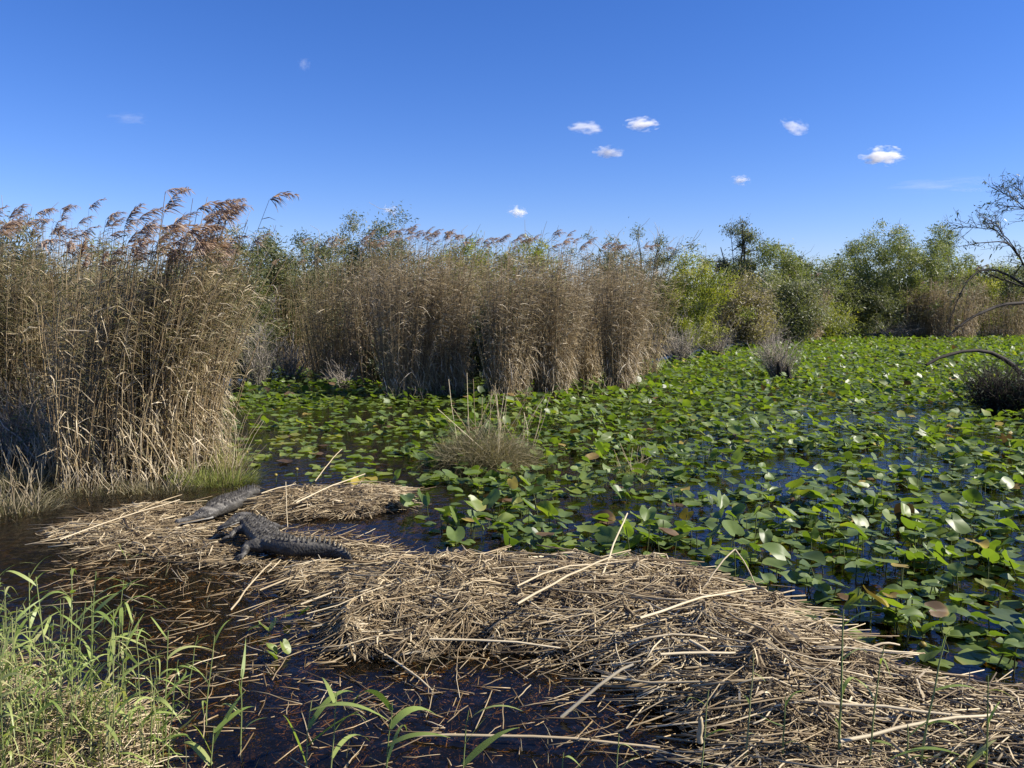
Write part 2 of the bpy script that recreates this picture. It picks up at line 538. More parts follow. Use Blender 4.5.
cl = [
    ('brownish reed clump behind the grey dead bushes, leftmost of the central stand', (338, 29.0), 0.89, 0.90, 230, 4.75, 8, True),
    ('reed clump left of centre standing in shade with green leaves low down', (372, 27.6), 0.85, 0.80, 220, 4.75, 8, False),
    ('broad reed clump with its foot in the lily pads, leftmost of the front row', (406, 24.2), 0.81, 0.70, 300, 4.7, 8, False),
    ('right flank of the left front reed clump, pale tan in the sun', (446, 24.6), 0.64, 0.70, 240, 4.6, 7, False),
    ('dark based reed clump in the centre, directly behind the grassy tussock', (506, 23.6), 0.64, 0.65, 260, 4.45, 7, False),
    ('tan reed clump just right of the dark gap in the centre', (550, 24.4), 0.68, 0.70, 270, 4.45, 6, False),
    ('narrow upright reed clump at the right end of the front row', (619, 25.4), 0.59, 0.60, 260, 4.4, 4, False),
    ('reed clump set back between the tan centre clump and the right end clump', (582, 27.6), 0.68, 0.70, 220, 4.5, 4, False),
    ('rear reed clump seen over the left front clump', (425, 29.0), 1.10, 0.80, 240, 5.0, 9, True),
    ('rear reed clump seen through the gap behind the two central clumps', (470, 32.5), 1.02, 0.80, 240, 5.0, 9, True),
    ('rear reed clump behind the tan centre clump with few plumes', (545, 30.0), 1.02, 0.80, 230, 5.0, 7, True),
    ('rear reed clump thinning out into the yellow green tree', (632, 31.0), 0.85, 0.80, 190, 4.7, 3, True),
    ('rear reed clump above the dead grey bushes at the left', (300, 32.5), 0.85, 0.80, 150, 4.3, 3, True),
]
for i, (lb, (u, d), rx, ry, nn, H, npl, gr) in enumerate(cl):
    reed_clump(lb, Q(u, 384, d) * [1, 1, 0], rx * (.8 if not gr else 1), ry * (.8 if not gr else 1), nn, H, .05, npl, gr, 24 if not gr else 22, 0, seed=20 + i, leafw=.022, hvar=.14, flare=1.0, plume_s=.95, tshift=.04 if not gr else 0)
far = [('short brown reed clump at the far shore below the big green tree', (915, 60.5), 1.3, 4.2, False), ('far brown reed clump with a dark hollow beside it, right of the big green tree', (950, 59.0), 1.6, 5.0, False),
       ('far reed clump under the bare tree branches at the right edge', (1005, 60.5), 1.8, 3.8, True), ('far tan reed clump between the grey bushes and the round green bush', (800, 55.0), 1.2, 4.4, False)]
for i, (lb, (u, d), rx, H, gr) in enumerate(far):
    reed_clump(lb, Q(u, 384, d) * [1, 1, 0], rx, .9, 220, H, .05, 3, gr, 14, 0, seed=60 + i, leafw=.035, stalk_r=.012, flare=.5)


# ------------------------------------------------------------------ trees and bushes
def limbs(g, base, H, Wd, n, r0, seed, droop=.0, sides=5):
    """trunks that fork from the foot; returns points along the upper limbs"""
    rr = np.random.RandomState(seed)
    tips = []
    for k in range(n):
        az = rr.uniform(0, 2 * math.pi)
        top = np.array([math.cos(az) * Wd * rr.uniform(.15, .75), math.sin(az) * Wd * rr.uniform(.15, .6), H * rr.uniform(.55, .92)])
        t = np.linspace(0, 1, 7)[:, None]
        p = top[None] * np.concatenate([t ** 1.3, t ** 1.3, t], 1) + rr.normal(0, .06 * H / 5, (7, 3)) * t
        p[:, 2] -= .15 * (1 - t[:, 0])
        tubes(g, p[None] + base, r0 * np.linspace(1, .25, 7)[None] * rr.uniform(.6, 1.1), sides, rr.uniform(0, 1))
        for j in range(5):
            i0 = rr.randint(2, 6)
            d = np.array([rr.normal(0, .6), rr.normal(0, .6), rr.uniform(.1, .9)])
            L = H * rr.uniform(.12, .3)
            s = np.linspace(0, 1, 5)[:, None]
            q_ = p[i0] + d * L * s + np.array([0, 0, -.2 * L]) * s * s + rr.normal(0, .03 * L, (5, 3)) * s
            tubes(g, q_[None] + base, r0 * .35 * np.linspace(1, .3, 5)[None], 3, rr.uniform(0, 1))
            tips.append(q_[-1]); tips.append(q_[2])
        tips.append(p[-1])
    return np.array(tips)


def tree(name, label, cat, loc, H, Wd, mat, n_clump=90, per=90, leaf=(.16, .06), bark='bark', stems=5, r0=.07, fill=1.0, low=.12, seed=0, spread=.42, group=None, up=.35, twigs=0, top_bias=0.0, flat=.75):
    loc = np.asarray(loc, float)
    rr = np.random.RandomState(900 + seed)
    root = thing(name, label, cat, (loc[0], loc[1], loc[2]), group)
    g = Geo()
    tips = limbs(g, np.zeros(3), H, Wd, stems, r0, seed)
    g.build('trunk', M[bark], root, smooth=True)
    # leaf clumps on an uneven shell
    k = n_clump
    ph = rr.uniform(0, 2 * math.pi, k)
    hz = low + (1 - low) * rr.uniform(0, 1, k) ** (1 - .45 * top_bias)
    prof = np.sin(np.clip((hz - low * .3) / (1.03 - low * .3), 0, 1) * math.pi * .97 + .03) ** .55
    rad = prof * Wd * np.sqrt(rr.uniform(.12, 1, k)) * rr.lognormal(0, .16, k) * (1 + .22 * np.sin(3 * ph + seed) + .15 * np.sin(5 * ph + 2 * seed))
    c = np.stack([np.cos(ph) * rad, np.sin(ph) * rad * flat, hz * H * rr.lognormal(0, .05, k) * (1 + .06 * np.sin(2 * ph + seed))], -1)
    if fill < .8:                                   # thin crowns carry leaves only at the ends of their own limbs
        k = min(k, len(tips)); c, ph = c[:k], ph[:k]; spread = spread * .62
    nt_ = k if fill < .8 else min(len(tips), k // 3)
    c[:nt_] = tips[rr.permutation(len(tips))[:nt_]]
    sz = spread * rr.uniform(.55, 1.3, k)
    npl = rr.poisson(per * fill * (sz / spread) ** 1.5)
    ci = np.repeat(np.arange(k), npl)
    N = len(ci)
    off = rr.normal(0, 1, (N, 3)) * sz[ci][:, None] * np.array([.62, .62, .48])
    pos = c[ci] + off
    pos[:, 2] = np.maximum(pos[:, 2], .1)
    clump_dir = unit(np.stack([rr.normal(.25, .7, k), rr.normal(0, .7, k), rr.uniform(-.3, 1.0, k) + up], -1))
    d = unit(clump_dir[ci] + rr.normal(0, .55, (N, 3)))
    ct = rr.uniform(.1, .9, k)
    tint = np.clip(ct[ci] + rr.normal(0, .18, N), 0, 1)
    gl_ = Geo()
    global R
    R = np.random.RandomState(seed + 77)
    blades(gl_, pos, d, rr.uniform(.6, 1.3, N) * leaf[0], rr.uniform(.7, 1.2, N) * leaf[1], .25, tint, K=3, twist=1.2)
    gl_.build('crown', M[mat], root)
    if twigs:
        gt = Geo()
        ii = rr.randint(0, k, twigs)
        t = np.linspace(0, 1, 4)[None, :, None]
        dd = unit(np.stack([rr.normal(.1, .6, twigs), rr.normal(0, .6, twigs), rr.uniform(.2, 1.3, twigs)], -1))
        L = rr.uniform(.5, 1.5, twigs)[:, None, None]
        tubes(gt, c[ii][:, None] + dd[:, None] * L * t + rr.normal(0, .08, (twigs, 4, 3)), np.array([[.018, .014, .010, .006]]), 3, rr.uniform(0, 1, twigs))
        tag(gt.build('twigs', M['twig_grey'], root), kind='stuff')
    return root


def zt(v, d): return CAMZ + (300 - v) * d / F


tr_list = [
    # name, label, u, d, top v, width px, material, clumps, extras
    ('leafy_bush', 'dull green rounded bush between the left reed stand and the central reeds', 286, 33.5, 243, 95, 'f_dull', 150, dict(twigs=60)),
    ('leafy_bush', 'grey green bush with a finely twigged top, behind the leftmost central reeds', 345, 36, 240, 85, 'f_grey', 120, dict(twigs=90)),
    ('leafy_tree', 'green leafed treetop showing above the reeds left of the central plumes', 392, 36, 230, 60, 'f_dull', 90, dict(twigs=40)),
    ('leafy_bush', 'yellowish bush crown filling in behind the central plumes', 460, 37, 247, 85, 'f_yellow', 110, dict()),
    ('leafy_bush', 'light green bush crown behind the tan centre reeds', 530, 38, 247, 85, 'f_yellow', 110, dict()),
    ('sparse_tree', 'nearly bare twiggy tree over the right end of the reeds, grey branches on the sky', 600, 40, 226, 70, 'f_dull', 70, dict(fill=.6, twigs=150, spread=.55, stems=8)),
    ('sparse_tree', 'taller twiggy tree with few brown leaves, left of the dark flat topped tree', 648, 43, 217, 85, 'f_dull', 80, dict(fill=.6, twigs=220, bark='bark_dark', spread=.55, stems=9)),
    ('leafy_tree', 'bright yellow green tree directly right of the reeds', 688, 41.5, 262, 72, 'f_yellow', 120, dict(stems=6)),
    ('leafy_bush', 'low yellow green bush at the water, under the bright yellow green tree', 672, 40, 300, 60, 'f_yellow', 60, dict(fill=.6, twigs=60)),
    ('dark_tree', 'tall dark tree with an open flat top, highest of the far shore', 737, 57, 212, 52, 'f_dull', 46, dict(low=.55, spread=.8, fill=.79, stems=9, per=330, top_bias=1, bark='bark_dark', r0=.12)),
    ('dark_tree', 'small dark treetop poking out right of the tall dark tree', 795, 58, 243, 36, 'f_dark', 26, dict(low=.6, spread=.7, fill=.79, per=330, bark='bark_dark', r0=.1)),
    ('leafy_tree', 'mid green dense tree under and right of the tall dark tree', 768, 56, 250, 75, 'f_green', 130, dict()),
    ('grey_bush', 'greyish brown bush at the shore below the dense mid green tree', 735, 48, 285, 80, 'f_brown', 130, dict(fill=.8, twigs=200)),
    ('grey_bush', 'grey twiggy bush with olive leaves, right of the greyish brown one', 785, 52, 285, 80, 'f_grey', 130, dict(twigs=180)),
    ('leafy_tree', 'olive green tree sloping down to the dip in the skyline', 815, 61, 262, 60, 'f_green', 90, dict()),
    ('leafy_bush', 'low light green bush at the far shore below the skyline dip', 815, 58, 300, 55, 'f_yellow', 80, dict()),
    ('leafy_tree', 'big rounded green tree at the right, broadest crown on the far shore', 876, 63, 240, 105, 'f_green', 260, dict(stems=8, r0=.12)),
    ('leafy_tree', 'green willowy tree joined to the right side of the broadest tree', 932, 64, 241, 62, 'f_green', 130, dict(twigs=60)),
    ('leafy_bush', 'dark dull bush filling the foot of the broadest tree', 860, 61, 292, 75, 'f_dull', 120, dict(twigs=80)),
    ('leafy_bush', 'grey brown bush at the foot of the willowy tree', 925, 61.5, 295, 70, 'f_brown', 110, dict(twigs=120)),
    ('leafy_bush', 'pale yellow green bush behind the bare branches at the right', 978, 66, 274, 70, 'f_yellow', 120, dict()),
    ('leafy_bush', 'olive bush at the right picture edge behind the bare branches', 1022, 66, 268, 75, 'f_grey', 120, dict(twigs=60)),
    ('leafy_tree', 'green tree on the far shore beyond the right picture edge', 1095, 66, 250, 90, 'f_green', 130, dict()),
    ('leafy_tree', 'dull green tree on the far shore well outside the right picture edge', 1180, 66, 250, 90, 'f_dull', 130, dict()),
    ('leafy_bush', 'green bush showing between the reeds of the left stand', 118, 24, 262, 120, 'f_green', 110, dict(fill=.8)),
    ('leafy_bush', 'dull shrub behind the reeds at the left picture edge', 20, 23, 243, 110, 'f_dull', 110, dict(fill=.8)),
    ('leafy_bush', 'dull green bush behind the right flank of the left reed stand', 235, 31, 252, 80, 'f_dull', 110, dict()),
    ('leafy_bush', 'low dark bush added over bright water beside the right flank of the left reed stand', 249, 29, 335, 34, 'f_dull', 50, dict()),  # put in to cover the bright sky reflection on the water
    ('leafy_bush', 'bush darkened for the shade deep in the gap between the two central reed groups', 484, 28.5, 318, 34, 'f_dark', 60, dict()),  # dark leaves give the reed gap its shade by colour
    ('leafy_bush', 'low bush darkened for the shade in the gap left of the left front reed clump', 384, 27.5, 335, 22, 'f_dark', 40, dict()),  # leaf colour stands for the shade in this gap
    ('leafy_bush', 'dull shrub outside the left picture edge', -70, 23, 240, 120, 'f_dull', 110, dict()),
]
for i, (nm, lb, u, d, tv, wpx, mt, nc, kw) in enumerate(tr_list):
    p = Q(u, 384, d); p[2] = .0
    H = zt(tv, d)
    kw = dict(kw)
    sc = 1.0 if d < 45 else 1.35
    kw.setdefault('leaf', (.17 * sc, .055 * sc))
    kw.setdefault('spread', .42 * sc)
    kw.setdefault('twigs', 110)
    kw.setdefault('group', 'trees and bushes of the far shore')
    per = kw.pop('per', 190)
    tree(nm, lb, 'tree' if 'tree' in nm else 'bush', p, H * 1.0, wpx * d / F * .56, mt, nc, per, seed=i + 1, **kw)

# far-off woods closing the view behind the shore
g = Geo()
rr = np.random.RandomState(4)
k = 1500
cx = rr.uniform(-140, 190, k); cy = rr.uniform(72, 120, k)
hmax = np.where(cx < 0, 6.6, 6.2) * (1 + .16 * noise(cx, cy, 14, 3))
cz = hmax * rr.uniform(0.05, 1, k) ** .7
ci = np.repeat(np.arange(k), 34)
pos = np.stack([cx, cy, cz], -1)[ci] + rr.normal(0, 1, (len(ci), 3)) * [1.0, 1.0, .7]
pos[:, 2] = pos[:, 2].clip(.1)
blades(g, pos, unit(rr.normal(0, 1, (len(ci), 3)) + [0, 0, .4]), np.full(len(ci), .6), np.full(len(ci), .30), .2, np.clip(rr.uniform(0, 1, k)[ci] + rr.normal(0, .15, len(ci)), 0, 1), K=3, twist=1.2)
tag(g.build('far_woods', M['f_dull']), 'low dull green woods far behind the shore bushes', 'woods', kind='stuff')


# ------------------------------------------------------------------ dead shrubs, stump, tussocks
def twig_bush(name, label, loc, H, Wd, n, mat, r=.011, seed=0, group=None, leaves=0, leafmat='f_brown', fork=4, up=1.0, leaf=(.09, .03), sides=3):
    rr = np.random.RandomState(seed + 3000)
    loc = np.asarray(loc, float)
    root = thing(name, label, 'shrub', loc, group)
    g = Geo()
    az = rr.uniform(0, 2 * math.pi, n)
    d = unit(np.stack([np.cos(az) * rr.uniform(.1, 1, n) * Wd / H, np.sin(az) * rr.uniform(.1, 1, n) * Wd / H, np.full(n, up) * rr.uniform(.4, 1, n)], -1))
    L = np.hypot(H, Wd * .5) * rr.uniform(.4, 1.0, n)
    t = np.linspace(0, 1, 6)[None, :, None]
    b0 = np.stack([rr.normal(0, Wd * .12, n), rr.normal(0, Wd * .12, n), np.full(n, -.1)], -1)
    p = b0[:, None] + d[:, None] * L[:, None, None] * t + rr.normal(0, .06, (n, 6, 3)) * t * H / 1.5
    main = 5
    for i in range(min(main, n)):
        gb = Geo(); tubes(gb, p[i:i + 1], r * 2.0 * np.linspace(1, .3, 6)[None], 5, rr.uniform(.4, 1))
        gb.build('branch', M[mat], root, smooth=True)
    tubes(g, p[main:], r * np.linspace(1, .3, 6)[None] * rr.uniform(.6, 1.3, (n - main, 1)), sides, rr.uniform(0, 1, n - main))
    si = np.repeat(np.arange(n), fork)
    k0 = rr.randint(1, 5, len(si))
    b_ = p[si, k0]
    dd = unit(d[si] + rr.normal(0, .65, (len(si), 3)))
    l2 = L[si] * rr.uniform(.15, .45, len(si))
    p2 = b_[:, None] + dd[:, None] * l2[:, None, None] * t[:, ::1] + rr.normal(0, .03, (len(si), 6, 3)) * t
    tubes(g, p2, r * .5 * np.linspace(1, .3, 6)[None], 3, rr.uniform(0, 1, len(si)))
    tag(g.build('twigs', M[mat], root), kind='stuff')
    if leaves:
        gl2 = Geo()
        j = rr.randint(0, len(si), leaves)
        kk = rr.randint(1, 6, leaves)
        global R
        R = np.random.RandomState(seed)
        blades(gl2, p2[j, kk] + rr.normal(0, .04, (leaves, 3)), unit(rr.normal(0, 1, (leaves, 3)) + [0.2, 0, .2]), rr.uniform(.6, 1.3, leaves) * leaf[0], np.full(leaves, leaf[1]), .3, rr.uniform(0, 1, leaves), K=3, twist=1.0)
        tag(gl2.build('foliage', M[leafmat], root), kind='stuff')
    return root


GS = 'dead and twiggy shrubs at the water'
twig_bush('dead_shrub', 'bleached grey dead shrub left of the central reeds, above the lily pads', Q(290, 384, 29) * [1, 1, 0], 1.9, 1.3, 60, 'twig_grey', .016, 1, GS, 300, 'f_grey')
twig_bush('dead_shrub', 'pale grey shrub against the right flank of the left reed stand', Q(258, 384, 27) * [1, 1, 0], 2.4, 1.0, 80, 'twig_grey', .010, 2, GS, 500, 'f_grey')
twig_bush('dead_shrub', 'low grey branches in the shaded gap between the left central reed clumps', Q(345, 384, 26.5) * [1, 1, 0], 1.2, 1.4, 36, 'twig_grey', .014, 3, GS)
twig_bush('dead_shrub', 'grey tangled shrub at the right end of the reeds, touching the pads', Q(678, 384, 37.5) * [1, 1, 0], 2.3, 1.5, 100, 'twig_grey', .016, 4, GS, 500, 'f_grey')
twig_bush('dead_shrub', 'grey bare shrub on the shore below the yellow green tree', Q(715, 384, 42) * [1, 1, 0], 2.2, 1.7, 100, 'twig_grey', .016, 5, GS, 300, 'f_brown')
twig_bush('dead_shrub', 'pale bare twigs on the far shore under the dense mid green tree', Q(762, 384, 49) * [1, 1, 0], 2.4, 2.2, 120, 'twig_grey', .018, 6, GS, 300, 'f_brown')
twig_bush('dead_shrub', 'leaning grey canes at the foot of the broadest tree', Q(890, 384, 60) * [1, 1, 0], 2.3, 3.0, 120, 'twig_grey', .02, 7, GS)
twig_bush('dead_shrub', 'greyish twigs in the dark hollow at the left picture edge', P(15, 452), 1.7, 1.0, 70, 'bark', .008, 8, GS, 300, 'f_grey')
twig_bush('dead_shrub', 'thin twigs with olive leaves at the left edge of the near reeds', P(48, 462), 1.7, .7, 60, 'twig_grey', .008, 9, GS, 800, 'f_dull')
twig_bush('dark_bush', 'dark low bush in the water under the arched limb at the right', P(1004, 412), 1.5, 1.45, 330, 'bark_dark', .013, 10, GS, 2200, 'f_dark', 8, leaf=(.10, .035))
twig_bush('dark_bush', 'dark bush in the water just outside the right picture edge', P(1070, 420), 1.4, 1.5, 150, 'bark_dark', .012, 11, GS, 2200, 'f_dark', 6)
# stump standing alone among the pads
rt = twig_bush('stump_bush', 'twiggy bush growing from a dark stump alone among the pads', Q(778, 384, 29) * [1, 1, 0], 1.85, .95, 150, 'twig_grey', .016, 12, GS, 900, 'f_grey', 4)
g = Geo()
for i, (dx, dy, h, r) in enumerate([(-.22, 0, .70, .11), (.04, .05, .45, .13), (.24, .02, .55, .09)]):
    t = np.linspace(0, 1, 5)
    p = np.stack([dx + .08 * np.sin(3 * t + i), dy - .55 + 0 * t, -.2 + (h + .2) * t], -1)
    tubes(g, p[None], r * np.array([[1.2, 1, .9, .85, .6]]), 4, .1)
    tubes(g, p[None] + [.01, .01, .005], r * np.array([[1.1, .95, .92, .8, .5]]), 7, .2)
g.build('stump', M['bark_dark'], rt, smooth=True)


def tussock(name, label, loc, rx, ry, n, H, mat, seed, cat='grass', dead=0, tshift=0, width=.009, wild=0.0):
    global R
    R = np.random.RandomState(seed + 5000)
    root = thing(name, label, cat, np.asarray(loc, float))
    an = R.uniform(0, 6.283, n); rd = np.sqrt(R.uniform(0, 1, n))
    b_ = np.stack([np.cos(an) * rd * rx, np.sin(an) * rd * ry, np.full(n, -.1) + wild * H * .5 * R.uniform(0, 1, n) * (1 - rd * .6)], -1)
    d = unit(np.stack([np.cos(an) * rd * .5 + R.normal(.1, .22 + .4 * wild, n), np.sin(an) * rd * .5 + R.normal(0, .22 + .4 * wild, n), R.uniform(.7 - .5 * wild, 1.2, n)], -1))
    ln = H * R.uniform(.45, 1.1, n) * (1 - .45 * wild)
    g = Geo()
    blades(g, b_, d, ln, R.uniform(.6, 1.3, n) * width, R.uniform(.1, .6, n), np.clip(R.normal(.5 + tshift, .27, n), 0, 1), K=5, wob=.03)
    tag(g.build('blades', M[mat], root), kind='stuff')
    if dead:
        g = Geo()
        an = R.uniform(0, 6.283, dead)
        p0 = np.stack([np.cos(an) * rx * .6, np.sin(an) * ry * .6, np.full(dead, 0)], -1)
        d = unit(np.stack([R.normal(.1, .45, dead), R.normal(0, .3, dead), np.ones(dead)], -1))
        t = np.linspace(0, 1, 4)[None, :, None]
        tubes(g, p0[:, None] + d[:, None] * (H * R.uniform(.7, 1.25, dead))[:, None, None] * t + R.normal(0, .02, (dead, 4, 3)), .005, 3, R.uniform(.4, 1, dead))
        tag(g.build('dry_stems', M['straw'], root), kind='stuff')
    return root


tussock('grass_tussock', 'dry greenish grass tussock standing alone in the pads in front of the central reeds', P(482, 468), .72, .5, 5200, 1.45, 'tussock', 1, dead=22, tshift=.08, width=.007, wild=1.0)
tussock('grass_tussock', 'low grass tuft right of the lone dry tussock, with one pale stem', P(516, 464), .45, .3, 1400, 1.05, 'tussock', 2, dead=14, tshift=.05, width=.006, wild=1.0)
tussock('grass_tussock', 'small thin brown tuft among the pads right of centre', P(632, 474), .25, .2, 180, .55, 'grass', 3, dead=10, tshift=.2)
tussock('grass_tussock', 'green grass fringe at the right foot of the near reeds', P(215, 482), .65, .35, 800, .62, 'grass', 4, dead=20, tshift=-.25)
tussock('grass_tussock', 'yellowish grass fringe at the middle foot of the near reeds', P(155, 490), .7, .3, 500, .45, 'tussock', 5, dead=30, tshift=.1)
tussock('grass_tussock', 'mixed grass fringe at the left foot of the near reeds', P(90, 492), .7, .3, 420, .42, 'tussock', 6, dead=30, tshift=.0)
tussock('grass_tussock', 'broad grass tussock at the left picture edge above the dark water', P(8, 510), .65, .45, 600, .62, 'tussock', 7, dead=40, tshift=.1)
tussock('grass_tussock', 'pale grass tussock at the left picture edge beside the shaded hollow', P(20, 482), .6, .4, 500, .7, 'tussock', 8, dead=30, tshift=.1)
tussock('grass_tussock', 'tall dry grass leaning out of the near reeds over the open water', P(230, 466), .25, .3, 220, .9, 'grass', 9, dead=25, tshift=.25)
for i, (lb, u, d) in enumerate([('dry stems fallen at the foot of the left front reed clump', 408, 23.2), ('dry stems fallen before the dark gap between the central reed clumps', 512, 22.7), ('dry stems fallen at the foot of the right end reed clump', 600, 24.3)]):
    tussock('dry_grass', lb, Q(u, 384, d) * [1, 1, 0], .8, .3, 90, .55, 'grass', 20 + i, dead=16, tshift=.0)


# ------------------------------------------------------------------ bare tree reaching in from the right
root = thing('bare_tree', 'bare branched tree reaching in from the right edge over the pads', 'tree', (Q(1078, 384, 24) * [1, 1, 0]))
O = np.array(root.location)
rr = np.random.RandomState(31)


def poly(pts, jit=0.0, K=10):
    """pts (u, v, distance) -> smooth world path"""
    w = np.array([Q(*p) for p in pts])
    s = np.linspace(0, 1, len(w)); t = np.linspace(0, 1, K)
    o = np.stack([np.interp(t, s, w[:, k]) for k in range(3)], -1)
    for _ in range(2):
        o[1:-1] = .25 * o[:-2] + .5 * o[1:-1] + .25 * o[2:]
    return o + rr.normal(0, jit, o.shape) * np.minimum(1, t * 3)[:, None]


gtr = Geo()
trunk = np.array([O + [0, 0, -.3], O + [-.1, .1, 1.2], O + [-.3, 0, 2.4], O + [-.35, -.1, 3.6], O + [-.2, .1, 5.2], O + [0, .2, 6.8]])
tubes(gtr, trunk[None], np.array([[.2, .17, .15, .12, .09, .04]]), 8, .5)
gtr.build('trunk', M['bark_dark'], root, origin=O, smooth=True)
limb_def = [
    ([(1064, 315, 23.9), (1040, 294, 23.6), (1012, 277, 23.2), (990, 265, 23), (975, 272, 22.8), (966, 280, 22.6), (956, 305, 22.4), (946, 326, 22.3)], .060, .010),
    ([(1064, 305, 23.9), (1035, 291, 24.2), (1012, 283, 24.5), (990, 275, 24.8)], .055, .02),
    ([(1070, 300, 24), (1050, 303, 23), (1020, 301, 22.5), (1000, 305, 22.3), (980, 312, 22), (962, 324, 21.8), (948, 337, 21.7)], .085, .03),
    ([(1060, 296, 24), (1030, 275, 23.2), (1018, 255, 23), (1008, 240, 22.8), (985, 243, 22.6), (962, 246, 22.4)], .045, .012),
    ([(1018, 256, 23), (1004, 236, 23.5), (990, 228, 23.6), (974, 229, 23.7), (958, 226, 23.8)], .026, .008),
    ([(1016, 250, 23), (1005, 236, 22.4), (996, 224, 22.2), (990, 220, 22.1)], .022, .008),
    ([(1065, 250, 24), (1045, 225, 23.5), (1030, 212, 23.2), (1016, 205, 23), (1000, 208, 22.8)], .04, .01),
    ([(1030, 212, 23.2), (1018, 203, 23.6), (1008, 196, 23.8), (1000, 188, 24)], .022, .007),
    ([(1040, 222, 23.5), (1028, 200, 23), (1020, 192, 22.9), (1017, 183, 22.8)], .022, .007),
    ([(1062, 270, 24), (1040, 258, 24.6), (1022, 262, 25), (1010, 280, 25.2), (1008, 300, 25.3)], .03, .01),
    ([(1064, 300, 24), (1046, 340, 22.4), (1030, 384, 21.5), (1022, 378, 21.3), (1012, 360, 21), (990, 350, 20.8), (966, 349, 20.7), (946, 354, 20.6), (926, 365, 20.4)], .10, .05),
]
tipsA = []
for pts, r0, r1 in limb_def:
    w = poly(pts, .012, 14)
    gb = Geo(); tubes(gb, w[None], np.linspace(r0, r1, 14)[None] * .8, 6, .55)
    gb.build('branch', M['bark_dark'], root, origin=O, smooth=True)
    tipsA.append((w, r1))
gt = Geo(); glf = Geo()
for li, (w, r1) in enumerate(tipsA):
    nt2 = 9 if li == len(tipsA) - 1 else (12 if li == 2 else 20)
    for j in range(nt2):
        i0 = rr.randint(4, 14)
        d = unit((w[min(i0, 13)] - w[max(i0 - 2, 0)])[None])[0] + rr.normal(0, .55, 3) + [0, 0, .05]
        d = d / np.linalg.norm(d)
        L = rr.uniform(.2, .62) * (.6 if li in (2, 10) else 1)
        t = np.linspace(0, 1, 5)[:, None]
        p = w[i0] + d * L * t + rr.normal(0, .03, (5, 3)) * t
        tubes(gt, p[None], np.linspace(.010, .004, 5)[None], 3, rr.uniform(0, 1))
        for k in range(4):
            d2 = unit((d + rr.normal(0, .6, 3))[None])[0]
            q0 = p[rr.randint(1, 5)]
            tubes(gt, (q0 + d2 * L * .45 * t + rr.normal(0, .012, (5, 3)) * t)[None], .004, 3, rr.uniform(0, 1))
            if li not in (2, 10) and rr.uniform() < .34:
                R = np.random.RandomState(li * 100 + j * 4 + k)
                nl = rr.randint(1, 4)
                blades(glf, q0 + d2 * L * .45 + rr.normal(0, .04, (nl, 3)), unit(rr.normal(0, 1, (nl, 3))), rr.uniform(.08, .15, nl), np.full(nl, .05), .3, rr.uniform(0, 1, nl), K=3)
tag(gt.build('twigs', M['bark_dark'], root, origin=O), kind='stuff')
tag(glf.build('foliage', M['f_dark'], root, origin=O), kind='stuff')


# ------------------------------------------------------------------ lily pads
def pad_template(seed, rings, seg):
    """oval heart-shaped leaf of length 1 lying along +x, notch at its stalk, slightly cupped and waved"""
    rr = np.random.RandomState(seed)
    ph = (np.arange(seg) / (seg - 1)) * 2 * math.pi - math.pi          # the cut runs back along -x
    notch = np.exp(-((np.abs(ph) - math.pi) / .28) ** 2)
    r = (.5 + .06 * np.cos(2 * ph)) * (1 - .55 * notch) * (1 + .07 * (np.abs(ph) > 2.2) * (1 - notch))
    px, py = np.cos(ph) * r + .06, np.sin(ph) * r * .86
    V = [np.array([[-.16, 0, 0]])]
    cup, fold, w1, w2, p1 = rr.normal(.04, .28), abs(rr.normal(.0, .30)), rr.uniform(.01, .06), rr.uniform(0, .02), rr.uniform(0, 6.28)
    roll = rr.normal(0, .12)
    for k in range(1, rings + 1):
        f = k / rings
        x, y = -.16 + (px + .16) * f, py * f
        z = cup * (x * x) + fold * np.abs(y) + roll * y * x + f * f * (w1 * np.sin(3 * ph + p1) + w2 * np.sin(7 * ph))
        V.append(np.stack([x, y, z], -1))
    v = np.concatenate(V)
    i = 1 + np.arange(seg - 1)
    t = np.stack([np.zeros(seg - 1, int), i, i + 1], -1)
    q = []
    for k in range(rings - 1):
        a0 = 1 + k * seg + np.arange(seg - 1)
        q.append(np.stack([a0, a0 + seg, a0 + seg + 1, a0 + 1], -1))
    q = np.concatenate(q) if q else np.zeros((0, 4), int)
    return v, t, q


def rim(v):
    return np.clip((np.hypot(v[:, 0] + .04, v[:, 1]) - .30) / .22, 0, 1) ** 2


HI = [pad_template(s, 3, 19) for s in range(40, 56)]
LO = [pad_template(s, 1, 9) for s in range(60, 72)]


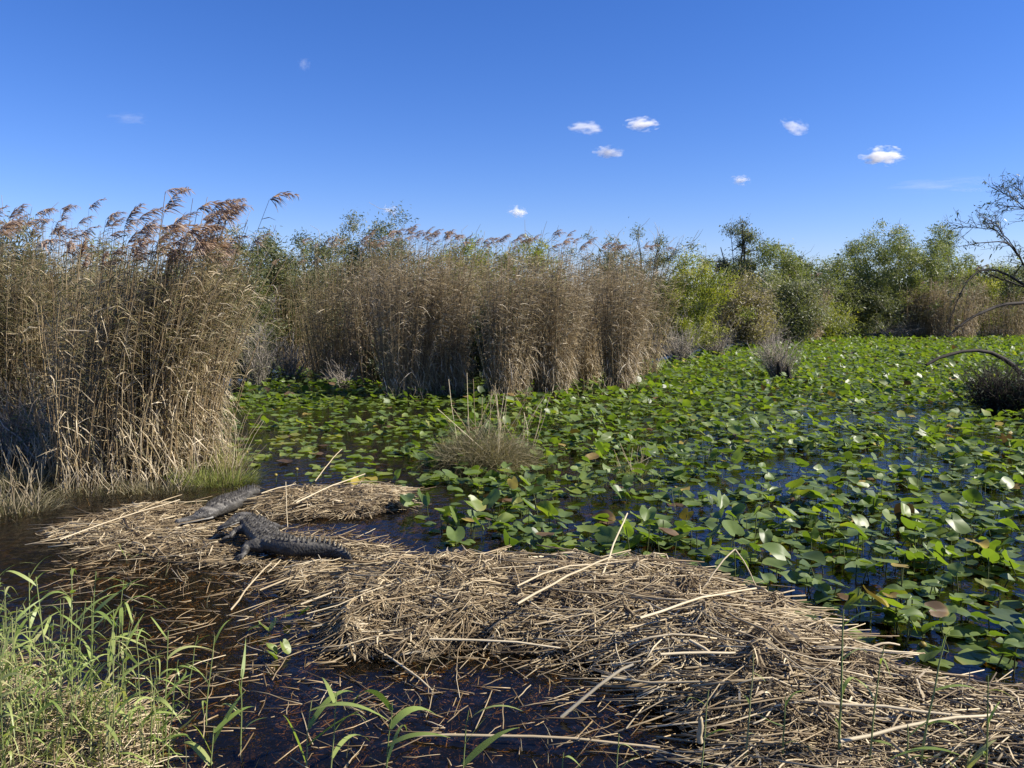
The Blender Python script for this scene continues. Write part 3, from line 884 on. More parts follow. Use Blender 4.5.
def pad_density(x, y):
    """how much of the water is covered, 0..1"""
    d = np.full(np.shape(x), 1.0)
    nz_ = noise(x, y, 3.2, 41) * .55 + noise(x, y, 1.1, 42) * .45
    u, v, dep = project(np.stack([x, y, np.zeros_like(x)], -1))
    near = np.clip((24 - y) / 9, 0, 1)
    d = np.clip(1.0 - near * .25 + (.18 + 1.0 * near) * nz_, 0, 1)
    # open water: the channel by the left reeds, and where mats, banks and land are
    ch = np.minimum(seg_d(x, y, P(215, 458), P(300, 448)), seg_d(x, y, P(300, 448), P(305, 478))) / 1.9
    ch2 = seg_d(x, y, P(250, 420), P(430, 412)) / 2.2
    d = d * np.clip(ch * 1.1 - .50 + .5 * nz_, .34, 1) * np.clip(ch2 * 1.2 - .3 + .5 * nz_, .28, 1)
    for (a0, b0, r0) in ((P(690, 492), P(760, 485), .75), (P(560, 520), P(640, 515), .5), (P(780, 466), P(900, 462), .8), (P(830, 420), P(980, 412), 1.0), (P(420, 500), P(470, 512), .45), (P(740, 545), P(800, 560), .35), (P(960, 500), P(1010, 505), .5)):
        d = d * np.clip(seg_d(x, y, a0, b0) / (r0 * .95) * 1.15 - .42 + .5 * nz_, .08, 1)
    d = np.where(mat_h(x, y) > .015, 0, d)
    # the edge of the field towards the camera
    lim = np.interp(x, [-9, -4.4, -3.2, -1.3, -.8, .3, 1.2, 2.2, 2.8, 3.6, 4.6, 6.5, 9], [14, 13.5, 12.2, 10.5, 9.1, 8.7, 8.3, 7.6, 6.6, 6.0, 5.5, 5.2, 4.8])
    d = np.where(y < lim + .12 * noise(x, y, .8, 44), 0, d)
    d = np.where(x < np.interp(y, [0, 11, 13, 17, 30], [-2.6, -3.9, -5.0, -6.9, -10.2]), 0, d)
    d = np.where(y > shore_y(x) + .4, 0, d)
    return d


rr = np.random.RandomState(7)
cand = []
for y0, y1, rho in ((4.5, 12, 46), (12, 18, 40), (18, 28, 32), (28, 64, 24)):
    x0, x1 = -10, .82 * y1 + 7
    n_ = int((x1 - x0) * (y1 - y0) * rho)
    x = rr.uniform(x0, x1, n_); y = rr.uniform(y0, y1, n_)
    keep = (rr.uniform(0, 1, n_) < pad_density(x, y)) & (np.abs(x) < .80 * y + 3)
    cand.append(np.stack([x[keep], y[keep]], -1))
xy = np.concatenate(cand)
N = len(xy)
size = rr.uniform(.13, .305, N) * (1 + .22 * noise(xy[:, 0], xy[:, 1], 1.4, 46))
standing = rr.uniform(0, 1, N) < np.where(xy[:, 0] < -1.0, .38, np.where(xy[:, 1] < 14, .62, .62))
chan = np.minimum(seg_d(xy[:, 0], xy[:, 1], P(215, 458), P(300, 448)), seg_d(xy[:, 0], xy[:, 1], P(300, 448), P(305, 478))) < 1.5
standing &= ~(chan & (rr.uniform(0, 1, N) < .85))
z = np.where(standing, rr.gamma(2.2, .045, N) + .03, .006 + rr.uniform(0, .012, N))
tilt = np.where(standing, np.abs(rr.normal(.18, .22, N)) + np.where(rr.uniform(0, 1, N) < .26, rr.uniform(.2, .85, N), 0), rr.uniform(0, .04, N)).clip(0, 1.25)
tdir = rr.normal(.5, 1.5, N)                      # direction the leaf leans to
yaw = rr.uniform(0, 2 * math.pi, N)
tint = np.clip(rr.normal(.40, .17, N) + np.where(chan, .22, 0), .02, .95)
brown = (rr.uniform(0, 1, N) < .032)
edge = np.where(rr.uniform(0, 1, N) < .3, rr.uniform(.05, .5, N), 0)     # yellowed rims
z = z + np.where(standing, .34 * size * np.sin(tilt), 0)


def pad_mats(i):
    c, s = np.cos(yaw[i]), np.sin(yaw[i])
    Rz = np.array([[c, -s, 0], [s, c, 0], [0, 0, 1]])
    ax = np.array([-math.sin(tdir[i]), math.cos(tdir[i]), 0])
    K_ = np.array([[0, -ax[2], ax[1]], [ax[2], 0, -ax[0]], [-ax[1], ax[0], 0]])
    Rt = np.eye(3) + math.sin(tilt[i]) * K_ + (1 - math.cos(tilt[i])) * K_ @ K_
    return Rt @ Rz


u_, v_, dep_ = project(np.concatenate([xy, z[:, None]], 1))
inview = (u_ > 4) & (u_ < 1020) & (v_ > 4) & (v_ < 764)
seen = size / dep_ * np.where(inview, 1, 0)
own = np.argsort(-(1.0 / dep_) * (1 + .35 * (size - .25) / .25) * inview)[:300]
is_own = np.zeros(N, bool); is_own[own] = True

# the mass of pads
for hi in (True, False):
    sel = np.where(~is_own & ((xy[:, 1] < 16) == hi))[0]
    T = HI if hi else LO
    g = Geo()
    kind_ = rr.randint(0, len(T), N)
    for b_ in (False, True):
        for k in range(len(T)):
            s = sel[(kind_[sel] == k) & (brown[sel] == b_)]
            if not len(s) or b_: continue
            v, t, q = T[k]
            Ms = np.stack([pad_mats(i) for i in s])
            vv = np.einsum('nij,vj->nvi', Ms, v) * size[s][:, None, None] + np.concatenate([xy[s], z[s][:, None]], 1)[:, None]
            o_ = (np.arange(len(s)) * len(v))[:, None, None]
            g.add(vv, (q[None] + o_).reshape(-1, 4) if len(q) else None, (t[None] + o_).reshape(-1, 3), np.clip(tint[s][:, None] + edge[s][:, None] * rim(v)[None], 0, 1).ravel())
    if hi:
        gh = g
    else:
        gh.v += g.v; gh.a += g.a
        gh.q += [x_ + gh.n for x_ in g.q]; gh.t += [x_ + gh.n for x_ in g.t]; gh.n += g.n
tag(gh.build('lily_pads', M['pad'], smooth=True), 'mass of green lily pads covering the pond behind the nearest pads', 'lily pads', kind='stuff')
g = Geo()
sel = np.where(~is_own & brown)[0]
for i in sel:
    v, t, q = HI[i % len(HI)] if xy[i, 1] < 16 else LO[i % len(LO)]
    g.add(v @ pad_mats(i).T * size[i] + [xy[i, 0], xy[i, 1], z[i]], q if len(q) else None, t, rr.uniform(0, 1))
tag(g.build('dead_lily_pads', M['pad_dead'], smooth=True), 'scattered brown and yellow dying pads among the green ones', 'lily pads', kind='stuff')
sel = np.where(standing & ~is_own & (xy[:, 1] < 20))[0]
g = Geo()
top = np.concatenate([xy[sel], z[sel][:, None] - .01], 1)
bot = top + np.concatenate([rr.normal(0, .05, (len(sel), 2)), -z[sel][:, None] - .15], 1)
tubes(g, np.stack([bot, .5 * (bot + top) + rr.normal(0, .012, top.shape), top], 1), .0055, 3, rr.uniform(0, 1, len(sel)))
tag(g.build('pad_stalks', M['pad_stalk']), 'thin dark stalks carrying the raised lily pads', 'stalks', kind='stuff')


def zone(u, v):
    if u < 300: return 'beside the open channel near the alligators'
    if u < 440: return 'at the water behind the alligator mat'
    if v > 650: return 'in the lower right corner by the reed litter' if u > 900 else 'against the front slope of the reed litter'
    col = 'below the tussock' if u < 540 else 'left of the blue gap' if u < 660 else 'under the blue gap' if u < 780 else 'right of the blue gap' if u < 900 else 'near the right edge'
    row = 'at the mat edge' if v > (545 if u < 700 else 600) else 'just off the mat' if v > (520 if u < 700 else 560) else 'farther out'
    return row + ' ' + col


used_lab = {}
for i in own:
    sz_w = 'small' if size[i] < .215 else 'large' if size[i] > .295 else 'middling'
    if brown[i]:
        col = 'browned'
    else:
        col = 'dark green' if tint[i] < .27 else 'green' if tint[i] < .42 else 'light green' if tint[i] < .58 else 'yellow green'
    lean = math.cos(tdir[i])
    if not standing[i]: pose = 'flat floating'
    elif tilt[i] < .22: pose = 'level raised'
    else: pose = ('steeply' if tilt[i] > .62 else 'gently') + ' tilted'
    lab = f'{sz_w} {col} lily pad, {pose}, {zone(u_[i], v_[i])}'
    v, t, q = HI[rr.randint(len(HI))]
    o3 = np.array([xy[i, 0], xy[i, 1], z[i]])
    g = Geo(); g.add(v @ pad_mats(i).T * size[i] + o3, q, t, np.clip(tint[i] + edge[i] * rim(v), 0, 1) if not brown[i] else np.clip(rr.uniform(.1, .8) + .4 * rim(v), 0, 1))
    o = tag(g.build('lily_pad', M['pad_dead' if brown[i] else 'pad'], origin=o3, smooth=True), lab, 'lily pad', 'lily pads on the near pond')
    if standing[i]:
        top = o3 - [0, 0, .008]
        bot = top + [rr.normal(0, .05), rr.normal(0, .05), -z[i] - .15]
        g = Geo(); tubes(g, np.stack([bot, .5 * (bot + top) + rr.normal(0, .012, 3), top])[None], .0065, 5, rr.uniform(0, 1))
        g.build('stalk', M['pad_stalk'], o, origin=o3)
# sunken and rotting leaves just under the surface
g = Geo()
k_ = 2600
X = rr.uniform(-6, 12, k_ * 3); Y = rr.uniform(6, 22, k_ * 3)
ok = (rr.uniform(0, 1, len(X)) < .25 + .75 * pad_density(X, Y)) & (mat_h(X, Y) < .01) & (np.abs(X) < .8 * Y + 1) & (pad_density(X, Y) > .0)
for x, y in zip(X[ok][:k_], Y[ok][:k_]):
    v, t, q = LO[rr.randint(len(LO))]
    a_ = rr.uniform(0, 6.28); c, s_ = math.cos(a_), math.sin(a_)
    g.add(v @ np.array([[c, s_, 0], [-s_, c, 0], [0, 0, .5]]) * rr.uniform(.10, .28) + [x, y, -.03 - rr.uniform(0, .08)], None, t, rr.uniform(0, .7))
tag(g.build('sunken_pads', M['pad_dead']), 'brown rotting pads just below the water between the green ones', 'lily pads', kind='stuff')
# small yellow spatterdock buds
for j, (uu, vv, lb) in enumerate([(247, 458, 'round yellow water lily bud in the channel by the near reeds, left one'), (297, 476, 'yellow water lily bloom nearest the straw behind the alligator'), (276, 482, 'small yellow water lily bud between channel and straw'), (906, 577, 'yellow bud standing among pads at the lower right'), (922, 658, 'yellow bud over the reed litter edge at the lower right')]):
    p = P(uu, vv)
    root = thing('lily_bud', lb, 'flower', p, 'yellow water lily buds')
    g = Geo()
    th = np.linspace(0, math.pi, 6)
    prof = np.stack([0 * th, 0 * th, -np.cos(th) * .025], -1)
    tubes(g, (prof + [0, 0, .12])[None], np.maximum(np.sin(th) * .030, .004)[None], 8, .9)
    g.build('bloom', M['pad_dead'], root, smooth=True)
    g = Geo(); tubes(g, np.array([[[0, 0, -.2], [.005, 0, 0], [0, 0, .10]]]), .006, 5, .5)
    g.build('stalk', M['pad_stalk'], root)

# ------------------------------------------------------------------ dead reed litter
rr = np.random.RandomState(17)


def straw_field(n, xr, yr, lo, hi_, thick, thr, flow, spread, lift=.02, tilt_s=.10, hpow=1.0, follow=.45):
    """n dry stems lying on the mats: (paths, radii)"""
    X = rr.uniform(*xr, n * 14); Y = rr.uniform(*yr, n * 14)
    h = mat_h(X, Y)
    ok = (h > thr) & (noise(X, Y, .55, 77) + .35 * noise(X, Y, .2, 78) < rr.uniform(.0, .85, len(X))) & (rr.uniform(0, 1, len(X)) < np.clip((h + .05) / .22, .15, 1) ** hpow)
    for sp_a in (GATOR_A, GATOR_B):
        ok &= np.minimum.reduce([seg_d(X, Y, sp_a[i], sp_a[i + 1]) for i in range(len(sp_a) - 1)]) > .13
    X, Y = X[ok][:n], Y[ok][:n]
    n = len(X)
    L = rr.uniform(lo, hi_, n)
    az = flow(X, Y) + rr.normal(0, spread, n)
    d = np.stack([np.cos(az), np.sin(az), rr.normal(0, tilt_s, n)], -1)
    t = np.linspace(-.5, .5, 5)
    p = np.stack([X, Y, np.zeros(n)], -1)[:, None] + d[:, None] * L[:, None, None] * t[None, :, None]
    bendv = np.stack([-np.sin(az), np.cos(az), np.zeros(n)], -1) * rr.normal(0, .09, n)[:, None]
    p = p + bendv[:, None] * (L[:, None, None] * (t * t * 4)[None, :, None])
    hh = mat_h(p[..., 0], p[..., 1])
    zc = hh[:, 2] + rr.uniform(-.07, lift, n)
    # stems follow the mound loosely: half their own line, half the surface, and rest on the water outside
    line = zc[:, None] + d[:, 2][:, None] * L[:, None] * t[None] + rr.normal(0, .0, (n, 1))
    p[..., 2] = np.maximum((1 - follow) * line + follow * (hh + rr.uniform(-.03, lift, (n, 1))), .004 - .03 * rr.uniform(0, 1, (n, 1)))
    r = thick * rr.uniform(.55, 1.4, n)
    return p, r


def flow(x, y):
    """main lie of the stems: across the picture, slanting down to the right further right"""
    return np.interp(x, [-6, -1, 1, 2.5, 4], [.15, .05, -.05, -.35, -.15]) + .35 * noise(x, y, 1.6, 33)


g = Geo()
for (n_, lo, hi_, th, thr, sp, lift, ts) in ((9500, .14, .6, .0040, .008, .95, .035, .20), (1700, .5, 1.3, .0055, .03, .50, .06, .09), (5500, .08, .30, .0042, .004, 1.6, .06, .45)):
    p, r = straw_field(n_, (-7, 7), (4, 13), lo, hi_, th, thr, flow, sp, lift, ts)
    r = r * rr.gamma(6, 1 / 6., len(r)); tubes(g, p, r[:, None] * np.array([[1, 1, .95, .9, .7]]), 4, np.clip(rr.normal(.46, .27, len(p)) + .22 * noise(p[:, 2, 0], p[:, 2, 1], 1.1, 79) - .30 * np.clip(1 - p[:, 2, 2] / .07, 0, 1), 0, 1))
p, r = straw_field(800, (.2, 6.5), (4, 10), .6, 1.5, .0055, .05, flow, .38, .06, .06, follow=.3)
tubes(g, p, r[:, None] * np.array([[1, 1, .95, .9, .7]]), 4, np.clip(rr.normal(.62, .22, len(p)), 0, 1))
# flat dry leaves in between
p, r = straw_field(9000, (-7, 7), (4, 13), .08, .34, .0, .006, flow, 1.5, .05, .45)
sd = unit(rr.normal(0, .5, (len(p), 3)) + np.cross(p[:, -1] - p[:, 0], [0, 0, 1.0]) * 3)
strips(g, p, rr.uniform(.008, .02, (len(p), 1)) * np.array([[.4, 1, 1, .8, .1]]), sd, np.clip(rr.normal(.55, .27, len(p)), 0, 1))
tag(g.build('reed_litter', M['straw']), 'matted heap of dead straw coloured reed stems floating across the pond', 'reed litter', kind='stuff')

# wet litter strewn in and under the shallow water in front of the mats
g = Geo()
n_ = 22000
X = rr.uniform(-5.2, 3.2, n_); Y = rr.uniform(4.2, 10.2, n_)
mh = mat_h(X, Y)
fade = np.clip(1.40 - np.minimum.reduce([seg_d(X, Y, a, b) / r for a, b, r, H in MATS]) * .5 + .4 * noise(X, Y, 1.2, 9), 0, 1)
lim = np.interp(X, [-6, -4, -1.3, -.8, 2, 5], [12, 11, 9.2, 8.6, 7.2, 5.5])
ok = (mh < .03) & (rr.uniform(0, 1, n_) < fade) & (Y < lim)
X, Y = X[ok], Y[ok]; n_ = len(X)
az = rr.normal(0, 1.0, n_); L = rr.uniform(.06, .55, n_)
d = np.stack([np.cos(az), np.sin(az), rr.normal(0, .12, n_)], -1)
t = np.linspace(-.5, .5, 4)
p = np.stack([X, Y, rr.uniform(-.10, .003, n_)], -1)[:, None] + d[:, None] * L[:, None, None] * t[None, :, None] + rr.normal(0, .005, (n_, 4, 3))
tubes(g, p, rr.uniform(.002, .0055, (n_, 1)), 4, rr.uniform(0, 1, n_))
tag(g.build('wet_litter', M['straw_wet']), 'brown sodden reed pieces lying in the shallow dark water', 'reed litter', kind='stuff')
g = Geo()
k = rr.uniform(0, 1, n_) < .10
pp = p[k].copy(); pp[..., 2] = np.abs(pp[..., 2]) * rr.uniform(.1, .9, (k.sum(), 1)) + .006
tubes(g, pp, rr.uniform(.002, .005, (k.sum(), 1)), 4, np.clip(rr.normal(.40, .25, k.sum()), 0, 1))
tag(g.build('strewn_litter', M['straw']), 'loose straw pieces scattered over the dark water in front of the mats', 'reed litter', kind='stuff')

# weeds and broken stems standing in the shallow water
R = np.random.RandomState(63)
n_ = 900
X = R.uniform(-4.6, 2.6, n_ * 3); Y = R.uniform(4.4, 9.4, n_ * 3)
ok = (mat_h(X, Y) < .04) & (noise(X, Y, 1.3, 64) > .15) & (Y < np.interp(X, [-6, -4, -1.3, -.8, 2, 5], [12, 11, 9.0, 8.4, 6.6, 5.5]))
X, Y = X[ok][:n_], Y[ok][:n_]; n_ = len(X)
g = Geo()
blades(g, np.stack([X, Y, np.full(n_, -.08)], -1), unit(np.stack([R.normal(.05, .5, n_), R.normal(0, .5, n_), R.uniform(.3, 1, n_)], -1)), R.uniform(.12, .42, n_), R.uniform(.004, .011, n_), R.uniform(0, .7, n_), np.clip(R.normal(.62, .3, n_), 0, 1), K=5, wob=.02)
tag(g.build('water_weeds', M['tussock']), 'thin weeds and broken stems standing in the dark shallow water', 'weeds', kind='stuff')

# the long stems one can pick out, each a thing of its own
big = [  # end a (u,v,z), end b (u,v,z), radius, label
    ((598, 588, .28), (627, 513, .62), .011, 'pale reed stem sticking up steeply out of the mat before the pads'),
    ((518, 604, .42), (612, 557, .50), .012, 'long pale stem lying slantwise on top of the mat left of the upright stem'),
    ((561, 717, .03), (634, 664, .36), .014, 'thick pale stem sloping from the mound down into the dark water'),
    ((702, 590, .30), (735, 549, .60), .009, 'thin stem rising to a bend at the right end of the mound'),
    ((735, 549, .60), (758, 590, .20), .007, 'thin stem falling from the bend over the pads'),
    ((640, 618, .46), (756, 588, .34), .012, 'pale stem along the crest of the mound towards the pads'),
    ((315, 482, .25), (342, 449, .55), .009, 'slender pale stem leaning over the water behind the alligator'),
    ((296, 503, .22), (365, 474, .30), .010, 'pale stem lying on the straw behind the alligator tail'),
    ((287, 527, .10), (286, 482, .55), .006, 'upright thin stem behind the alligator back'),
    ((231, 610, .02), (271, 563, .25), .010, 'straw stem crossing the dark water left of the mat'),
    ((60, 540, .10), (180, 500, .25), .009, 'long pale stem slanting over the left mat'),
    ((660, 655, .40), (795, 657, .30), .011, 'long stem lying level across the front of the mound right of centre'),
    ((690, 640, .35), (787, 711, .10), .012, 'long stem running down the right slope of the mound'),
    ((430, 640, .30), (560, 648, .25), .010, 'straight stem along the shaded front of the mound left of centre'),
    ((300, 605, .12), (410, 570, .22), .010, 'stem slanting over the narrow part of the mat'),
    ((360, 640, .05), (432, 690, .03), .010, 'stem reaching from the mat into the lower dark water'),
    ((775, 700, .25), (1000, 722, .25), .012, 'long stem lying along the lower right mat'),
    ((840, 742, .25), (1010, 712, .30), .013, 'thick pale stem crossing the lower right mat'),
    ((700, 742, .12), (700, 718, .30), .020, 'stubby broken white stem end standing in the water below the mound'),
    ((410, 735, .03), (660, 748, .03), .011, 'long floating stem along the bottom of the picture'),
    ((100, 735, .05), (160, 712, .12), .012, 'pale stem lying behind the near grass'),
    ((865, 650, .15), (900, 645, .18), .011, 'short pale stem at the edge of the right hand pads'),
]
for a, b_, r, lb in big:
    A_, B_ = P(*a), P(*b_)
    t = np.linspace(0, 1, 7)[:, None]
    w = A_ + (B_ - A_) * t + np.array([0, 0, .03]) * np.sin(t * math.pi) + rr.normal(0, .004, (7, 3))
    g = Geo(); tubes(g, w[None], r * np.linspace(1, .75, 7)[None], 6, rr.uniform(.72, .95))
    tag(g.build('dead_reed_stem', M['straw'], origin=A_, smooth=True), lb, 'reed stem', 'loose dead reed stems')
p, r = straw_field(110, (-5, 5), (4.5, 11.5), .6, 1.5, .0078, .06, flow, .45, .09, .03, follow=.28)
pos_w = {0: 'left alligator mat', 1: 'narrow middle of the mat', 2: 'big central mound', 3: 'right slope of the mound', 4: 'lower right mat'}
for i in range(len(p)):
    x, y = p[i, 2, :2]
    zz = pos_w[0 if x < -2.6 else 1 if x < -1.1 else 2 if x < 1.4 else 3 if x < 2.6 else 4]
    uu, vv, _ = project(p[i])
    sl = (vv[-1] - vv[0]) / max(abs(uu[-1] - uu[0]), 1) * np.sign(uu[-1] - uu[0])
    how = 'lying level' if abs(sl) < .15 else 'slanting down to the right' if sl > 0 else 'slanting down to the left'
    ln = np.linalg.norm(p[i, -1] - p[i, 0])
    dep = 'crest' if mat_h(x, y) > .28 else 'flank'
    tn = rr.uniform(.45, .95)
    lb = f"{'pale' if tn > .72 else 'tan'} {'long' if ln > 1.2 else 'shorter'} stem {how}, {dep} of the {zz}"
    g = Geo(); tubes(g, p[i:i + 1], r[i] * np.array([[1, 1, .95, .85, .7]]), 5, tn)
    tag(g.build('dead_reed_stem', M['straw'], origin=p[i, 0], smooth=True), lb, 'reed stem', 'loose dead reed stems')

# ------------------------------------------------------------------ alligators
m, n, out = new_mat('alligator_hide')
g_ = n.nodes.new('ShaderNodeNewGeometry')
vo = n.nodes.new('ShaderNodeTexVoronoi'); vo.inputs['Scale'].default_value = 34
nz = n.nodes.new('ShaderNodeTexNoise'); nz.inputs['Scale'].default_value = 7; nz.inputs['Detail'].default_value = 5
n.links.new(g_.outputs['Position'], vo.inputs['Vector']); n.links.new(g_.outputs['Position'], nz.inputs['Vector'])
b = n.nodes.new('ShaderNodeBsdfPrincipled'); b.inputs['Roughness'].default_value = .5
b.inputs['Specular IOR Level'].default_value = .32
at = n.nodes.new('ShaderNodeAttribute'); at.attribute_name = 'tint'
c1 = ramp_of(n, [(.012, .011, .010, .35), (.030, .028, .024, .58), (.085, .078, .064, .8)], nz.outputs['Fac'])
c2 = ramp_of(n, [(0, 0, 0, 0), (1, 1, 1, 1)], at.outputs['Fac'])
mx = n.nodes.new('ShaderNodeMix'); mx.data_type = 'RGBA'
n.links.new(at.outputs['Fac'], mx.inputs['Factor'])
n.links.new(c1, mx.inputs[6]); mx.inputs[7].default_value = (.20, .185, .155, 1)
n.links.new(mx.outputs[2], b.inputs['Base Color'])
bp = n.nodes.new('ShaderNodeBump'); bp.inputs['Strength'].default_value = .7; bp.inputs['Distance'].default_value = .012
n.links.new(vo.outputs['Distance'], bp.inputs['Height']); n.links.new(bp.outputs[0], b.inputs['Normal'])
n.links.new(b.outputs[0], out.inputs[0])
M['hide'] = m
M['belly'] = tint_mat('alligator_pale_skin', [(.12, .115, .10), (.26, .25, .22)], .5)
m, n, out = new_mat('alligator_eye')
b = n.nodes.new('ShaderNodeBsdfPrincipled'); b.inputs['Base Color'].default_value = (.012, .010, .008, 1)
b.inputs['Roughness'].default_value = .1
n.links.new(b.outputs[0], out.inputs[0])
M['eye'] = m

PROF = np.array([  # distance from snout, half width, half height, height of the axis
    (0.00, .040, .022, .045), (.03, .078, .036, .045), (.12, .094, .042, .05), (.24, .100, .046, .058), (.32, .120, .068, .078), (.39, .158, .088, .090),
    (.46, .138, .090, .095), (.54, .135, .092, .10), (.66, .170, .106, .11), (.85, .190, .112, .112), (1.05, .198, .114, .112), (1.25, .170, .108, .108),
    (1.42, .145, .108, .108), (1.60, .115, .106, .106), (1.85, .085, .100, .100), (2.10, .064, .090, .090), (2.35, .042, .066, .066), (2.55, .026, .046, .05), (2.68, .010, .022, .03)])


def catmull(pts, K):
    pts = np.asarray(pts, float)
    seg = np.linalg.norm(np.diff(pts, axis=0), axis=1)
    s = np.concatenate([[0], np.cumsum(seg)])
    t = np.linspace(0, s[-1], K)
    P_ = np.vstack([2 * pts[0] - pts[1], pts, 2 * pts[-1] - pts[-2]])
    out_ = []
    for x in t:
        i = min(np.searchsorted(s, x, 'right') - 1, len(pts) - 2)
        f = (x - s[i]) / seg[i]
        a, b_, c_, d_ = P_[i], P_[i + 1], P_[i + 2], P_[i + 3]
        out_.append(.5 * (2 * b_ + (c_ - a) * f + (2 * a - 5 * b_ + 4 * c_ - d_) * f * f + (3 * b_ - a - 3 * c_ + d_) * f ** 3))
    return np.array(out_), s[-1]


def remeshed(g, name, mat, voxel, parent, origin, smooth_it=3):
    me = g.mesh(name, mat, origin)
    tmp = bpy.data.objects.new(name, me)
    C.objects.link(tmp)
    md = tmp.modifiers.new('r', 'REMESH'); md.mode = 'VOXEL'; md.voxel_size = voxel; md.use_smooth_shade = True
    ms_ = tmp.modifiers.new('s', 'SMOOTH'); ms_.factor = .5; ms_.iterations = smooth_it
    dg = bpy.context.evaluated_depsgraph_get()
    new = bpy.data.meshes.new_from_object(tmp.evaluated_get(dg))
    bpy.data.objects.remove(tmp)
    new.name = name
    if not new.materials: new.materials.append(mat)
    o = bpy.data.objects.new(name, new)
    C.objects.link(o)
    if parent is not None: o.parent = parent
    else: o.location = origin
    return o


def closed_tube(g, path, rad, sides=10):
    path = np.asarray(path, float); K = len(path)
    tan = unit(np.gradient(path, axis=0))
    ref = np.array([.1, .05, 1.0]) if abs(tan[0, 2]) < .8 else np.array([1., .1, 0])
    s = unit(np.cross(tan, ref)); w = np.cross(s, tan)
    an = np.arange(sides) * 2 * math.pi / sides
    v = path[:, None] + np.asarray(rad)[:, None, None] * (s[:, None] * np.cos(an)[None, :, None] + w[:, None] * np.sin(an)[None, :, None])
    idx = np.arange(K * sides).reshape(K, sides); nx = np.roll(idx, -1, 1)
    q = np.stack([idx[:-1], nx[:-1], nx[1:], idx[1:]], -1).reshape(-1, 4)
    ends = np.array([path[0], path[-1]])
    a0, a1 = K * sides, K * sides + 1
    t = np.concatenate([np.stack([np.full(sides, a0), nx[0], idx[0]], -1), np.stack([np.full(sides, a1), idx[-1], nx[-1]], -1)])
    g.add(np.concatenate([v.reshape(-1, 3), ends]), q, t)


